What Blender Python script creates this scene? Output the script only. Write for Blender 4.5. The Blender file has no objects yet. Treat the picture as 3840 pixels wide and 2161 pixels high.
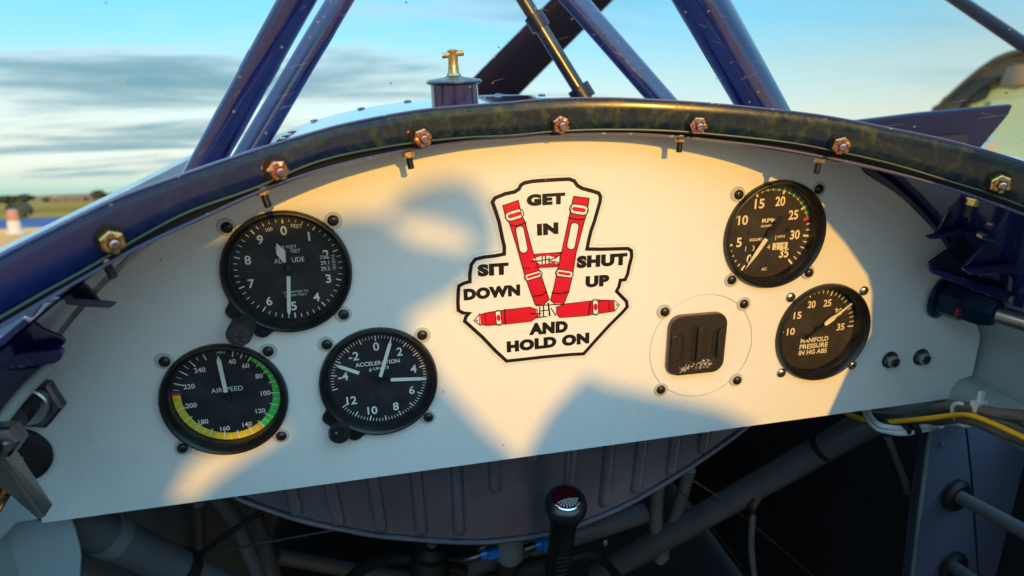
import bpy, bmesh, math, random
from mathutils import Vector, Matrix
random.seed(7)
D = bpy.data
SC = bpy.context.scene
COL = SC.collection
R = math.radians

# ------------------------------------------------------------------ camera, world, sun
# The cockpit is modelled in the panel's own axes: x right, y forward, z up, the panel face at y = 0.
# AIR turns those axes into the world (aircraft standing nose-up on its tail wheel).
UP = Vector((0.024, 0.165, 0.986)).normalized()
YF = (Vector((0, 1, 0)) - UP * UP.y).normalized()
XR = YF.cross(UP).normalized()
AIR = Matrix.Translation((0, 0, 1.35)) @ Matrix((XR, YF, UP)).to_4x4()
CAM_POS = Vector((-0.07960, -0.42541, 0.27905))
CAM_R = Vector((0.97908986, -0.20187787, -0.02506733))
CAM_D = Vector((-0.08734418, -0.30589127, -0.94805144))
CAM_F = Vector((0.18372272, 0.93041704, -0.3171279))
FPX = 2506.3
cd = D.cameras.new('camera')
cam = D.objects.new('camera', cd); COL.objects.link(cam)
cd.sensor_width = 36.0; cd.lens = 36.0 * FPX / 3840.0
cd.clip_start = 0.01; cd.clip_end = 6000
cd.dof.use_dof = True; cd.dof.focus_distance = 0.462; cd.dof.aperture_fstop = cd.lens / 3.0
mw = Matrix.Identity(4)
for i in range(3):
    mw[i][0] = CAM_R[i]; mw[i][1] = -CAM_D[i]; mw[i][2] = -CAM_F[i]; mw[i][3] = CAM_POS[i]
cam.matrix_world = AIR @ mw
SC.camera = cam

SUN_AZ, SUN_EL = R(8.0), R(18.5)          # in the panel's axes, from behind and to the right
S_PANEL = Vector((math.sin(SUN_AZ) * math.cos(SUN_EL), -math.cos(SUN_AZ) * math.cos(SUN_EL), math.sin(SUN_EL)))
S_W = (AIR.to_3x3() @ S_PANEL).normalized()
sl = D.lights.new('sun', 'SUN'); sl.energy = 1.75; sl.angle = R(0.75); sl.color = (1.0, 0.51, 0.05)
sun = D.objects.new('sun', sl); COL.objects.link(sun)
sun.rotation_euler = S_W.to_track_quat('Z', 'Y').to_euler(); sun.location = (3, -8, 6)

W = D.worlds.new('World'); SC.world = W; W.use_nodes = True
nt = W.node_tree; nt.nodes.clear()
def wn(t, **k):
    n = nt.nodes.new(t)
    for a, b in k.items(): setattr(n, a, b)
    return n
def wl(a, b): nt.links.new(a, b)
def wmath(op, a, b=None, clamp=False):
    n = wn('ShaderNodeMath', operation=op, use_clamp=clamp)
    for i, v in enumerate((a, b)):
        if v is None: continue
        if isinstance(v, (int, float)): n.inputs[i].default_value = v
        else: wl(v, n.inputs[i])
    return n.outputs[0]
def wmix(bt, f, a, b):
    n = wn('ShaderNodeMix', data_type='RGBA', blend_type=bt)
    for s, v in ((n.inputs[0], f), (n.inputs[6], a), (n.inputs[7], b)):
        if isinstance(v, (int, float)): s.default_value = v
        elif isinstance(v, tuple): s.default_value = (*v, 1)
        else: wl(v, s)
    return n.outputs[2]
def wramp(fac, stops, interp='LINEAR'):
    n = wn('ShaderNodeValToRGB'); n.color_ramp.interpolation = interp
    e = n.color_ramp.elements
    e[0].position = stops[0][0]; e[0].color = (*stops[0][1], 1); e[1].position = stops[-1][0]; e[1].color = (*stops[-1][1], 1)
    for p, c in stops[1:-1]: e.new(p).color = (*c, 1)
    wl(fac, n.inputs[0]); return n.outputs[0]
sky = wn('ShaderNodeTexSky', sky_type='NISHITA', sun_disc=False)
sky.sun_elevation = math.asin(S_W.z); sky.sun_rotation = math.atan2(S_W.x, S_W.y)
sky.air_density = 1.0; sky.dust_density = 0.15; sky.ozone_density = 3.0
geo = wn('ShaderNodeTexCoord')
sep = wn('ShaderNodeSeparateXYZ'); wl(geo.outputs['Generated'], sep.inputs[0])
zc = wmath('MAXIMUM', sep.outputs[2], 0.0)
skyc = wmix('MULTIPLY', 1.0, sky.outputs[0],
            wramp(zc, [(0.009, (0.33, 0.57, 0.81)), (0.035, (0.73, 0.71, 0.82)), (0.078, (1.05, 0.79, 0.7)), (0.139, (1.05, 0.88, 0.72)), (0.199, (0.78, 0.98, 0.88)), (0.259, (0.68, 1.07, 0.99)), (0.423, (2.62, 2.7, 2.03)), (0.707, (6.6, 6.42, 4.67)), (0.996, (13.04, 12.16, 8.77))]))
# cloud sheet: a flat layer seen in perspective
den = wmath('ADD', zc, 0.10)
cx = wmath('DIVIDE', sep.outputs[0], den); cy = wmath('DIVIDE', sep.outputs[1], den)
comb = wn('ShaderNodeCombineXYZ'); wl(wmath('MULTIPLY', cx, 0.34), comb.inputs[0]); wl(cy, comb.inputs[1]); comb.inputs[2].default_value = 3.7
nz = wn('ShaderNodeTexNoise'); nz.inputs['Scale'].default_value = 1.15; nz.inputs['Detail'].default_value = 6; nz.inputs['Roughness'].default_value = 0.60; nz.inputs['Distortion'].default_value = 0.45
wl(comb.outputs[0], nz.inputs['Vector'])
cov = wramp(nz.outputs[0], [(0.40, (0, 0, 0)), (0.66, (1, 1, 1))], 'EASE')
ccol = wramp(nz.outputs[0], [(0.42, (3.7, 3.35, 3.0)), (0.50, (3.3, 3.1, 2.9)), (0.60, (1.25, 1.95, 2.25)), (0.74, (0.5, 1.25, 1.65))])
az = wmath('DIVIDE', sep.outputs[0], wmath('MAXIMUM', wmath('ABSOLUTE', sep.outputs[1]), 0.05))
fade = wramp(wmath('ADD', wmath('MULTIPLY', az, 0.5), 0.5), [(0.0, (1, 1, 1)), (0.50, (1, 1, 1)), (0.80, (0.06, 0.06, 0.06)), (0.9, (0.05, 0.05, 0.05)), (1.0, (0.3, 0.3, 0.3))], 'EASE')
skyf = wmix('MIX', wmath('MULTIPLY', wmath('MULTIPLY', wmath('MULTIPLY', cov, fade), 0.85), wmath('MULTIPLY', zc, 40.0, True)), skyc, ccol)
bg = wn('ShaderNodeBackground'); bg.inputs[1].default_value = 0.13
wo = wn('ShaderNodeOutputWorld')
wl(skyf, bg.inputs[0]); wl(bg.outputs[0], wo.inputs[0])

SC.view_settings.view_transform = 'Standard'; SC.view_settings.look = 'None'
SC.view_settings.exposure = 0.95; SC.view_settings.gamma = 1.0
SC.view_settings.use_curve_mapping = False
SC.render.engine = 'CYCLES'
SC.cycles.max_bounces = 8; SC.cycles.transparent_max_bounces = 12
SC.cycles.caustics_reflective = False; SC.cycles.caustics_refractive = False
SC.cycles.use_denoising = True
SC.cycles.sample_clamp_indirect = 4.0

# ------------------------------------------------------------------ materials
M = {}
def mat(name, col, rough=0.45, metal=0.0, spec=0.5, coat=0.0, var=None, bump=None, wear=None, alpha=None):
    """var=(scale, amount) colour variation, bump=(scale, strength), wear=(scale, threshold, colour, roughness)"""
    m = D.materials.new(name); m.use_nodes = True; n = m.node_tree; L = n.links.new
    b = n.nodes['Principled BSDF']
    b.inputs['Base Color'].default_value = (*col, 1); b.inputs['Roughness'].default_value = rough
    b.inputs['Metallic'].default_value = metal; b.inputs['Specular IOR Level'].default_value = spec
    b.inputs['Coat Weight'].default_value = coat; b.inputs['Coat Roughness'].default_value = 0.06
    tc = n.nodes.new('ShaderNodeTexCoord'); csrc = None
    def noise(s, det=5):
        t = n.nodes.new('ShaderNodeTexNoise'); t.inputs['Scale'].default_value = s; t.inputs['Detail'].default_value = det
        L(tc.outputs['Object'], t.inputs['Vector']); return t.outputs[0]
    if var:
        nz_ = noise(var[0]); r = n.nodes.new('ShaderNodeValToRGB')
        lo = tuple(max(0, c * (1 - var[1])) for c in col); hi = tuple(min(1, c * (1 + var[1])) for c in col)
        r.color_ramp.elements[0].color = (*lo, 1); r.color_ramp.elements[1].color = (*hi, 1)
        r.color_ramp.elements[0].position = 0.3; r.color_ramp.elements[1].position = 0.7
        L(nz_, r.inputs[0]); csrc = r.outputs[0]; L(csrc, b.inputs['Base Color'])
        rr = n.nodes.new('ShaderNodeMapRange'); rr.inputs[3].default_value = max(0.03, rough - 0.10); rr.inputs[4].default_value = rough + 0.12
        L(noise(var[0] * 2.7), rr.inputs[0]); L(rr.outputs[0], b.inputs['Roughness'])
    if wear:
        w = n.nodes.new('ShaderNodeMapRange'); w.inputs[1].default_value = wear[1]; w.inputs[2].default_value = wear[1] + 0.06
        L(noise(wear[0], 8), w.inputs[0])
        mx = n.nodes.new('ShaderNodeMix'); mx.data_type = 'RGBA'
        L(w.outputs[0], mx.inputs[0])
        if csrc: L(csrc, mx.inputs[6])
        else: mx.inputs[6].default_value = (*col, 1)
        mx.inputs[7].default_value = (*wear[2], 1); L(mx.outputs[2], b.inputs['Base Color'])
    if bump:
        bp = n.nodes.new('ShaderNodeBump'); bp.inputs['Strength'].default_value = bump[1]; bp.inputs['Distance'].default_value = 0.001
        L(noise(bump[0], 6), bp.inputs['Height']); L(bp.outputs[0], b.inputs['Normal'])
    M[name] = m; return m
mat('panel_white', (0.82, 0.83, 0.81), 0.26, var=(7, 0.02), bump=(18, 0.015), wear=(120, 0.72, (0.50, 0.42, 0.32)))
mat('bezel_black', (0.010, 0.010, 0.012), 0.34, var=(300, 0.5), bump=(900, 0.06))
mat('dial_black', (0.010, 0.010, 0.016), 0.62, var=(200, 0.25))
mat('dial_brown', (0.020, 0.014, 0.012), 0.6, var=(500, 0.4))
mat('dial_print', (0.88, 0.88, 0.84), 0.5, var=(400, 0.08))
mat('dial_print_cream', (0.88, 0.78, 0.54), 0.5, var=(400, 0.08))
mat('pointer_white', (0.86, 0.87, 0.83), 0.45)
mat('pointer_black', (0.006, 0.006, 0.007), 0.4)
mat('arc_green', (0.06, 0.76, 0.09), 0.5, var=(300, 0.25))
mat('arc_olive', (0.14, 0.22, 0.03), 0.5)
mat('arc_yellow', (0.95, 0.66, 0.02), 0.5, var=(200, 0.2))
mat('arc_red', (0.80, 0.02, 0.05), 0.5)
mat('counter_black', (0.012, 0.012, 0.012), 0.5)
mat('screw_black', (0.012, 0.012, 0.013), 0.32, spec=0.6)
mat('screw_slot', (0.002, 0.002, 0.002), 0.6)
mat('screw_steel', (0.55, 0.52, 0.48), 0.24, metal=1.0, var=(300, 0.1))
mat('nylon', (0.54, 0.54, 0.47), 0.22, var=(120, 0.06))
mat('knob_black', (0.030, 0.030, 0.032), 0.5, var=(400, 0.5), wear=(900, 0.63, (0.22, 0.21, 0.20)))
mat('knob_chipped', (0.012, 0.012, 0.013), 0.4, wear=(260, 0.60, (0.55, 0.52, 0.46)))
mat('knurl', (0.045, 0.045, 0.047), 0.5, bump=(1200, 0.5))
mat('sticker_white', (0.84, 0.84, 0.83), 0.20, spec=0.6, wear=(260, 0.74, (0.55, 0.52, 0.48)))
mat('sticker_black', (0.012, 0.011, 0.012), 0.28, wear=(420, 0.70, (0.2, 0.2, 0.2)))
mat('sticker_red', (0.62, 0.012, 0.030), 0.25, var=(60, 0.12))
mat('sticker_clear', (0.74, 0.74, 0.71), 0.14, spec=0.7)
mat('mount_black', (0.024, 0.019, 0.017), 0.42, var=(400, 0.4), bump=(900, 0.25))
mat('mount_dark', (0.005, 0.005, 0.005), 0.6)
mat('mount_foam', (0.30, 0.13, 0.06), 0.7, var=(300, 0.2))
mat('flake_silver', (0.60, 0.56, 0.50), 0.3, metal=0.7, bump=(700, 0.9), var=(500, 0.5))
mat('steel', (0.42, 0.42, 0.42), 0.28, metal=1.0, var=(120, 0.2))
mat('steel_dark', (0.16, 0.16, 0.17), 0.34, metal=1.0, var=(150, 0.3))
mat('copper_nut', (0.70, 0.36, 0.20), 0.24, metal=1.0, var=(260, 0.25), bump=(500, 0.15))
mat('gold_nut', (0.66, 0.44, 0.16), 0.28, metal=1.0, var=(260, 0.3), bump=(500, 0.2))
mat('stud_steel', (0.55, 0.40, 0.34), 0.25, metal=1.0)
mat('lock_red', (0.30, 0.02, 0.03), 0.4)
mat('brass', (0.60, 0.42, 0.20), 0.25, metal=1.0, var=(200, 0.25))
mat('blue_paint', (0.010, 0.010, 0.085), 0.16, spec=0.6, coat=0.7, var=(6, 0.2))
mat('blue_paint_worn', (0.012, 0.013, 0.11), 0.25, coat=0.4, var=(12, 0.25), wear=(60, 0.64, (0.42, 0.34, 0.26)))
mat('blue_dark', (0.007, 0.006, 0.028), 0.38, var=(15, 0.3))
mat('deck_blue', (0.020, 0.035, 0.20), 0.09, spec=0.8, coat=1.0)
mat('strut_blue', (0.005, 0.009, 0.11), 0.16, spec=0.6, coat=0.9, var=(60, 0.25), wear=(85, 0.73, (0.16, 0.17, 0.24)))
mat('fairing_blue', (0.006, 0.009, 0.060), 0.45, spec=0.2, var=(10, 0.2))
mat('rod_dark', (0.10, 0.09, 0.085), 0.28, metal=1.0, var=(60, 0.2))
mat('silver_matt', (0.38, 0.38, 0.38), 0.4, metal=0.3)
mat('prop_dark', (0.004, 0.005, 0.020), 0.55, spec=0.08, var=(10, 0.3))
mat('highlight_gold', (0.035, 0.06, 0.045), 0.3, coat=0.5, var=(12, 0.5))
mat('gap_washer_black', (0.004, 0.004, 0.004), 0.7)
mat('edge_purple', (0.050, 0.045, 0.17), 0.30, coat=0.3, wear=(200, 0.66, (0.35, 0.33, 0.45)))
mat('alu_tank', (0.30, 0.28, 0.34), 0.30, metal=0.75, var=(14, 0.3), bump=(60, 0.10), wear=(70, 0.70, (0.30, 0.30, 0.34)))
mat('frame_grey', (0.13, 0.13, 0.145), 0.42, var=(20, 0.12), bump=(300, 0.04))
mat('frame_light', (0.20, 0.21, 0.215), 0.45, var=(15, 0.2))
mat('longeron_paint', (0.34, 0.38, 0.37), 0.45, var=(15, 0.12))
mat('wall_grey', (0.36, 0.40, 0.40), 0.50, var=(10, 0.12), bump=(120, 0.05))
mat('wall_pale', (0.42, 0.47, 0.50), 0.42, var=(8, 0.08))
mat('wall_blue', (0.11, 0.12, 0.19), 0.50, var=(10, 0.2), bump=(90, 0.05))
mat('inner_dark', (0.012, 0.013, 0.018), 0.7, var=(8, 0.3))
mat('rubber', (0.008, 0.008, 0.009), 0.55, var=(60, 0.3))
mat('grip_black', (0.010, 0.010, 0.011), 0.26, spec=0.6)
mat('anodised_blue', (0.03, 0.22, 0.70), 0.24, metal=0.4, var=(60, 0.2))
mat('anodised_navy', (0.012, 0.035, 0.085), 0.3, metal=0.6, var=(60, 0.25))
mat('alu_tube', (0.55, 0.54, 0.52), 0.28, metal=1.0, var=(40, 0.15))
mat('lever_grey', (0.36, 0.34, 0.31), 0.42, metal=0.8, var=(40, 0.2), bump=(200, 0.12))
mat('wire_yellow', (0.85, 0.42, 0.01), 0.38)
mat('wire_grey', (0.11, 0.10, 0.085), 0.5, var=(60, 0.35))
mat('wire_white', (0.62, 0.64, 0.64), 0.4, var=(60, 0.15))
mat('tie_white', (0.66, 0.66, 0.62), 0.4)
mat('emblem_red', (0.06, 0.006, 0.010), 0.15, metal=0.5)
mat('chrome', (0.75, 0.75, 0.76), 0.10, metal=1.0)
mat('shade_cloth', (0.30, 0.30, 0.32), 0.8, bump=(200, 0.3))
mat('apron', (0.84, 0.37, 0.13), 0.8, spec=0.0, var=(0.08, 0.2))
mat('grass', (0.36, 0.20, 0.05), 0.9, spec=0.0, var=(0.03, 0.35))
mat('strip_blue', (0.09, 0.12, 0.24), 0.7, spec=0.0, var=(0.2, 0.2))
mat('far_hill', (0.36, 0.20, 0.10), 0.9, spec=0.0, var=(0.01, 0.3))
mat('foliage', (0.05, 0.065, 0.035), 0.9, var=(0.6, 0.4))
mat('bark', (0.06, 0.045, 0.03), 0.9)
mat('brick_far', (0.26, 0.18, 0.12), 0.8, var=(0.5, 0.15))
mat('roof_far', (0.22, 0.11, 0.07), 0.8)
mat('pane_far', (0.05, 0.06, 0.07), 0.2)
mat('hangar_wall', (0.33, 0.52, 0.46), 0.6, var=(0.6, 0.08))
mat('hangar_dark', (0.035, 0.045, 0.05), 0.6, var=(1.0, 0.4))
mat('hangar_brown', (0.16, 0.12, 0.08), 0.7)
mat('marker_red', (0.45, 0.22, 0.18), 0.6)
mat('marker_white', (0.62, 0.60, 0.60), 0.6)
mat('fuselage_white', (0.6, 0.6, 0.6), 0.4)

def glass_mat(name, tint, gloss=0.06, scratch=False, dirt=0.0):
    m = D.materials.new(name); m.use_nodes = True; n = m.node_tree; n.nodes.clear(); L = n.links.new
    o = n.nodes.new('ShaderNodeOutputMaterial'); t = n.nodes.new('ShaderNodeBsdfTransparent'); g = n.nodes.new('ShaderNodeBsdfGlossy')
    t.inputs[0].default_value = (*tint, 1); g.inputs['Roughness'].default_value = gloss
    lw_ = n.nodes.new('ShaderNodeLayerWeight'); lw_.inputs[0].default_value = 0.5
    pw = n.nodes.new('ShaderNodeMath'); pw.operation = 'POWER'; pw.inputs[1].default_value = 5.0; L(lw_.outputs['Facing'], pw.inputs[0])
    f = n.nodes.new('ShaderNodeMath'); f.operation = 'MULTIPLY_ADD'; f.inputs[1].default_value = 0.3; f.inputs[2].default_value = 0.018; L(pw.outputs[0], f.inputs[0])
    mx = n.nodes.new('ShaderNodeMixShader')
    L(f.outputs[0], mx.inputs[0]); L(t.outputs[0], mx.inputs[1]); L(g.outputs[0], mx.inputs[2])
    last = mx.outputs[0]
    if scratch:
        tc = n.nodes.new('ShaderNodeTexCoord')
        def line(rot, sc, thr, seed):
            mp = n.nodes.new('ShaderNodeMapping'); mp.inputs['Rotation'].default_value = (0, 0, rot); mp.vector_type = 'TEXTURE'; mp.inputs['Scale'].default_value = tuple(1.0 / q for q in sc); mp.inputs['Location'].default_value = (seed, seed * .7, seed * .3)
            L(tc.outputs['UV'], mp.inputs[0])
            v = n.nodes.new('ShaderNodeTexVoronoi'); v.inputs['Scale'].default_value = 1.0; L(mp.outputs[0], v.inputs[0])
            c = n.nodes.new('ShaderNodeMath'); c.operation = 'LESS_THAN'; c.inputs[1].default_value = thr; L(v.outputs[0], c.inputs[0]); return c.outputs[0]
        def mx_(a, b):
            c = n.nodes.new('ShaderNodeMath'); c.operation = 'MAXIMUM'; L(a, c.inputs[0]); L(b, c.inputs[1]); return c.outputs[0]
        s = mx_(line(0.25, (14, 700, 1), 0.075, 1), mx_(line(-0.35, (18, 800, 1), 0.07, 3), line(0.7, (22, 900, 1), 0.06, 5)))
        sp = line(0, (140, 140, 1), 0.085, 8)
        # fine scratches and specks are matt marks on the sheet
        d = n.nodes.new('ShaderNodeBsdfDiffuse'); d.inputs[0].default_value = (0.75, 0.78, 0.80, 1)
        k = n.nodes.new('ShaderNodeMath'); k.operation = 'MULTIPLY'; k.inputs[1].default_value = 0.30; L(mx_(s, sp), k.inputs[0])
        m2 = n.nodes.new('ShaderNodeMixShader'); L(k.outputs[0], m2.inputs[0]); L(last, m2.inputs[1]); L(d.outputs[0], m2.inputs[2]); last = m2.outputs[0]
        d2 = n.nodes.new('ShaderNodeBsdfDiffuse'); d2.inputs[0].default_value = (0.02, 0.02, 0.02, 1)
        k2 = n.nodes.new('ShaderNodeMath'); k2.operation = 'MULTIPLY'; k2.inputs[1].default_value = 0.6; L(line(0, (55, 55, 1), 0.035, 13), k2.inputs[0])
        m3 = n.nodes.new('ShaderNodeMixShader'); L(k2.outputs[0], m3.inputs[0]); L(last, m3.inputs[1]); L(d2.outputs[0], m3.inputs[2]); last = m3.outputs[0]
    if dirt:
        tc = n.nodes.new('ShaderNodeTexCoord'); nz_ = n.nodes.new('ShaderNodeTexNoise'); nz_.inputs['Scale'].default_value = 55; nz_.inputs['Detail'].default_value = 8; L(tc.outputs['Object'], nz_.inputs[0])
        mr_ = n.nodes.new('ShaderNodeMapRange'); mr_.inputs[1].default_value = 0.45; mr_.inputs[2].default_value = 0.85; mr_.inputs[4].default_value = dirt; L(nz_.outputs[0], mr_.inputs[0])
        dd = n.nodes.new('ShaderNodeBsdfDiffuse'); dd.inputs[0].default_value = (0.7, 0.68, 0.64, 1)
        m4 = n.nodes.new('ShaderNodeMixShader'); L(mr_.outputs[0], m4.inputs[0]); L(last, m4.inputs[1]); L(dd.outputs[0], m4.inputs[2]); last = m4.outputs[0]
    L(last, o.inputs[0]); M[name] = m
glass_mat('gauge_glass', (0.99, 0.99, 0.985), 0.03, dirt=0.05)
glass_mat('acrylic', (0.97, 0.99, 0.98), 0.02, scratch=True)

def scratch_panel():
    n = M['panel_white'].node_tree; L = n.links.new; b = n.nodes['Principled BSDF']; src = b.inputs['Base Color'].links[0].from_socket
    tc = n.nodes.new('ShaderNodeTexCoord'); acc = None
    sw = n.nodes.new('ShaderNodeSeparateXYZ'); cb_ = n.nodes.new('ShaderNodeCombineXYZ'); L(tc.outputs['Object'], sw.inputs[0]); L(sw.outputs[0], cb_.inputs[0]); L(sw.outputs[2], cb_.inputs[1])
    for rot, sc, thr in ((0.4, (14, 900), .07), (-0.8, (18, 1100), .06), (1.9, (24, 900), .06)):
        mp = n.nodes.new('ShaderNodeMapping'); mp.vector_type = 'TEXTURE'; mp.inputs['Rotation'].default_value = (0, 0, rot); mp.inputs['Scale'].default_value = (1 / sc[0], 1 / sc[1], 1)
        L(cb_.outputs[0], mp.inputs[0]); v = n.nodes.new('ShaderNodeTexVoronoi'); v.inputs['Scale'].default_value = 1; L(mp.outputs[0], v.inputs[0])
        c = n.nodes.new('ShaderNodeMath'); c.operation = 'LESS_THAN'; c.inputs[1].default_value = thr; L(v.outputs[0], c.inputs[0])
        if acc is None: acc = c.outputs[0]
        else:
            a = n.nodes.new('ShaderNodeMath'); a.operation = 'MAXIMUM'; L(acc, a.inputs[0]); L(c.outputs[0], a.inputs[1]); acc = a.outputs[0]
    k = n.nodes.new('ShaderNodeMath'); k.operation = 'MULTIPLY'; k.inputs[1].default_value = 0.5; L(acc, k.inputs[0])
    mx = n.nodes.new('ShaderNodeMix'); mx.data_type = 'RGBA'; L(k.outputs[0], mx.inputs[0]); L(src, mx.inputs[6]); mx.inputs[7].default_value = (0.55, 0.53, 0.48, 1); L(mx.outputs[2], b.inputs['Base Color'])
scratch_panel()
# blue band of the windscreen base: gloss paint with greenish-gold grime and painted-in reflections
def band_mat():
    m = mat('band_blue', (0.010, 0.013, 0.10), 0.22, spec=0.35, coat=0.35)
    n = m.node_tree; L = n.links.new; b = n.nodes['Principled BSDF']; tc = n.nodes.new('ShaderNodeTexCoord')
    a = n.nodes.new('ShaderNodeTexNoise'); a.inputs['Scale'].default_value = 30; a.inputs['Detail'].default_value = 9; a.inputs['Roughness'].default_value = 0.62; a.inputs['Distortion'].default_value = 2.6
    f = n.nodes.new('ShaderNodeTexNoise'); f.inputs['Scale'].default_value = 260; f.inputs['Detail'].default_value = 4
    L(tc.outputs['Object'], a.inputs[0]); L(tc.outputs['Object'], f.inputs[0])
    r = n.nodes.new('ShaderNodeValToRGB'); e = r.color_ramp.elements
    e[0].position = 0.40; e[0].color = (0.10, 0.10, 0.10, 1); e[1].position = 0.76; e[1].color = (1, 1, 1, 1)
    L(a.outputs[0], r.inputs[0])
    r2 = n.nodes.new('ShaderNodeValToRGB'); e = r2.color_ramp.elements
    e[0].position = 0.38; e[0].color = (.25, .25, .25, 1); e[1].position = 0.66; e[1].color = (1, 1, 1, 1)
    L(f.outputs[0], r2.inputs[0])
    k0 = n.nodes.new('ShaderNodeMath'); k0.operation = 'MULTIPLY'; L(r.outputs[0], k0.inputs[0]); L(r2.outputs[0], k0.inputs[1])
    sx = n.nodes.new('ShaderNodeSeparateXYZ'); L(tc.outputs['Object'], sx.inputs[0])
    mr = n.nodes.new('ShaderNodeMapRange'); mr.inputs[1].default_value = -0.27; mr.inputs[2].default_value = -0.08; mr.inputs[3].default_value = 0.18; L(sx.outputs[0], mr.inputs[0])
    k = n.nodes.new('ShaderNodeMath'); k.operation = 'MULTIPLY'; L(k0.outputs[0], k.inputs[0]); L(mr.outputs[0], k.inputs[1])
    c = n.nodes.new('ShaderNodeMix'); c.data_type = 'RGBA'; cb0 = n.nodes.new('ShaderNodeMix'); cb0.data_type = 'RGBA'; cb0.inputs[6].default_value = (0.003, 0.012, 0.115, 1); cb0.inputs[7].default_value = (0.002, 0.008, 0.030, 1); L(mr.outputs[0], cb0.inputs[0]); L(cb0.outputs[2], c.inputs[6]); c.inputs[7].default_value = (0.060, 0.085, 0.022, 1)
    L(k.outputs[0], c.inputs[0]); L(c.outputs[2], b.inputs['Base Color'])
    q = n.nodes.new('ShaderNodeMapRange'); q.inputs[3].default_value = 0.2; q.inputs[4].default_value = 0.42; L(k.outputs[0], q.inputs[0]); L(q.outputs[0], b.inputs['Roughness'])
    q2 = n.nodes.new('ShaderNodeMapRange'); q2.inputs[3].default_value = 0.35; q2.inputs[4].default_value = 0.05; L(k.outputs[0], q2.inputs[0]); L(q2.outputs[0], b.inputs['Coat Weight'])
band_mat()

# ------------------------------------------------------------------ geometry helpers
K = 1.49068
def P(x, y, Y=0.0):
    """point of the place seen at photograph position (x, y on a 2576 wide print) on the plane y = Y"""
    u = (x * K - 1920) / FPX; v = (y * K - 1080.5) / FPX
    d = CAM_R * u + CAM_D * v + CAM_F
    return CAM_POS + d * ((Y - CAM_POS.y) / d.y)
def crop(ox, oy, s):
    return lambda x, y, Y=0.0: P((ox + x / s) / K, (oy + y / s) / K, Y)
def parab(x, d0=0.010): return -d0 - 1.5 * (x - 0.04) ** 2
def PB(x, y, d0=0.018):
    """same, on the curved sheet of the windscreen base"""
    Y = 0.0
    for _ in range(120):
        p = P(x, y, Y); Y = 0.7 * Y + 0.3 * max(parab(p.x, d0), -0.25)
    return P(x, y, Y)
FIX = []                                       # top-level cockpit objects, turned by AIR at the end
WO = {}
def mesh(name, verts, faces, m=None, smooth=None):
    me = D.meshes.new(name); me.from_pydata([tuple(v) for v in verts], [], faces)
    bm = bmesh.new(); bm.from_mesh(me); bmesh.ops.remove_doubles(bm, verts=bm.verts, dist=1e-7)
    bmesh.ops.recalc_face_normals(bm, faces=bm.faces); bm.to_mesh(me); bm.free()
    if m: me.materials.append(M[m])
    if smooth is not None:
        me.shade_smooth(); me.set_sharp_from_angle(angle=R(smooth))
    return me
def tags(o, label=None, cat=None, group=None, kind=None):
    for k, v in (('label', label), ('category', cat), ('group', group), ('kind', kind)):
        if v: o[k] = v
    return o
def thing(name, label, cat, loc, group=None, rot=(0, 0, 0), air=True):
    o = D.objects.new(name, None); COL.objects.link(o); o.empty_display_size = 0.01
    o.location = loc; o.rotation_euler = rot; WO[o.name] = Vector(loc)
    if air: FIX.append(o)
    return tags(o, label, cat, group)
def part(name, geo, m, parent, smooth=40, local=False, bevel=None, kind=None, label=None):
    v, f = geo
    off = Vector((0, 0, 0)) if local else WO[parent.name]
    me = mesh(name, [Vector(p) - off for p in v], f, m, smooth)
    o = D.objects.new(name, me); COL.objects.link(o); o.parent = parent; WO[o.name] = off
    if bevel: bv(o, bevel)
    return tags(o, label=label, kind=kind)
def bv(o, w, seg=2):
    b = o.modifiers.new('bevel', 'BEVEL'); b.width = w; b.segments = seg; b.limit_method = 'ANGLE'; b.angle_limit = R(35); b.harden_normals = False
def single(name, geo, m, label, cat, group=None, smooth=40, bevel=None, kind=None, air=True):
    v, f = geo; v = [Vector(p) for p in v]
    c = Vector(((min(p.x for p in v) + max(p.x for p in v)) / 2, (min(p.y for p in v) + max(p.y for p in v)) / 2, min(p.z for p in v)))
    me = mesh(name, [p - c for p in v], f, m, smooth)
    o = D.objects.new(name, me); COL.objects.link(o); o.location = c; WO[o.name] = c
    if bevel: bv(o, bevel)
    if air: FIX.append(o)
    return tags(o, label, cat, group, kind)
def join(*gs):
    V, F = [], []
    for v, f in gs:
        k = len(V); V += [Vector(p) for p in v]; F += [tuple(i + k for i in q) for q in f]
    return V, F
def frame(d):
    d = Vector(d).normalized(); a = Vector((0, 0, 1)) if abs(d.z) < 0.9 else Vector((1, 0, 0))
    u = d.cross(a).normalized(); return u, u.cross(d).normalized(), d
def lathe(prof, org=(0, 0, 0), axis=(0, 0, 1), n=32, phase=0.0):
    u, w, d = frame(axis); org = Vector(org); V, F = [], []
    for r, h in prof:
        for i in range(n):
            a = 2 * math.pi * i / n + phase
            V.append(org + d * h + (u * math.cos(a) + w * math.sin(a)) * max(r, 1e-6))
    for j in range(len(prof) - 1):
        for i in range(n):
            F.append((j * n + i, j * n + (i + 1) % n, (j + 1) * n + (i + 1) % n, (j + 1) * n + i))
    return V, F
def solid_lathe(prof, **k): return lathe([(0, prof[0][1])] + list(prof) + [(0, prof[-1][1])], **k)
def smooth_path(pts, sub=6):
    pts = [Vector(p) for p in pts]
    if len(pts) < 3: return pts
    out = []
    for i in range(len(pts) - 1):
        p0 = pts[max(i - 1, 0)]; p1 = pts[i]; p2 = pts[i + 1]; p3 = pts[min(i + 2, len(pts) - 1)]
        for k in range(sub):
            t = k / sub
            out.append(0.5 * ((2 * p1) + (p2 - p0) * t + (2 * p0 - 5 * p1 + 4 * p2 - p3) * t * t + (3 * p1 - p0 - 3 * p2 + p3) * t ** 3))
    out.append(pts[-1]); return out
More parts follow.
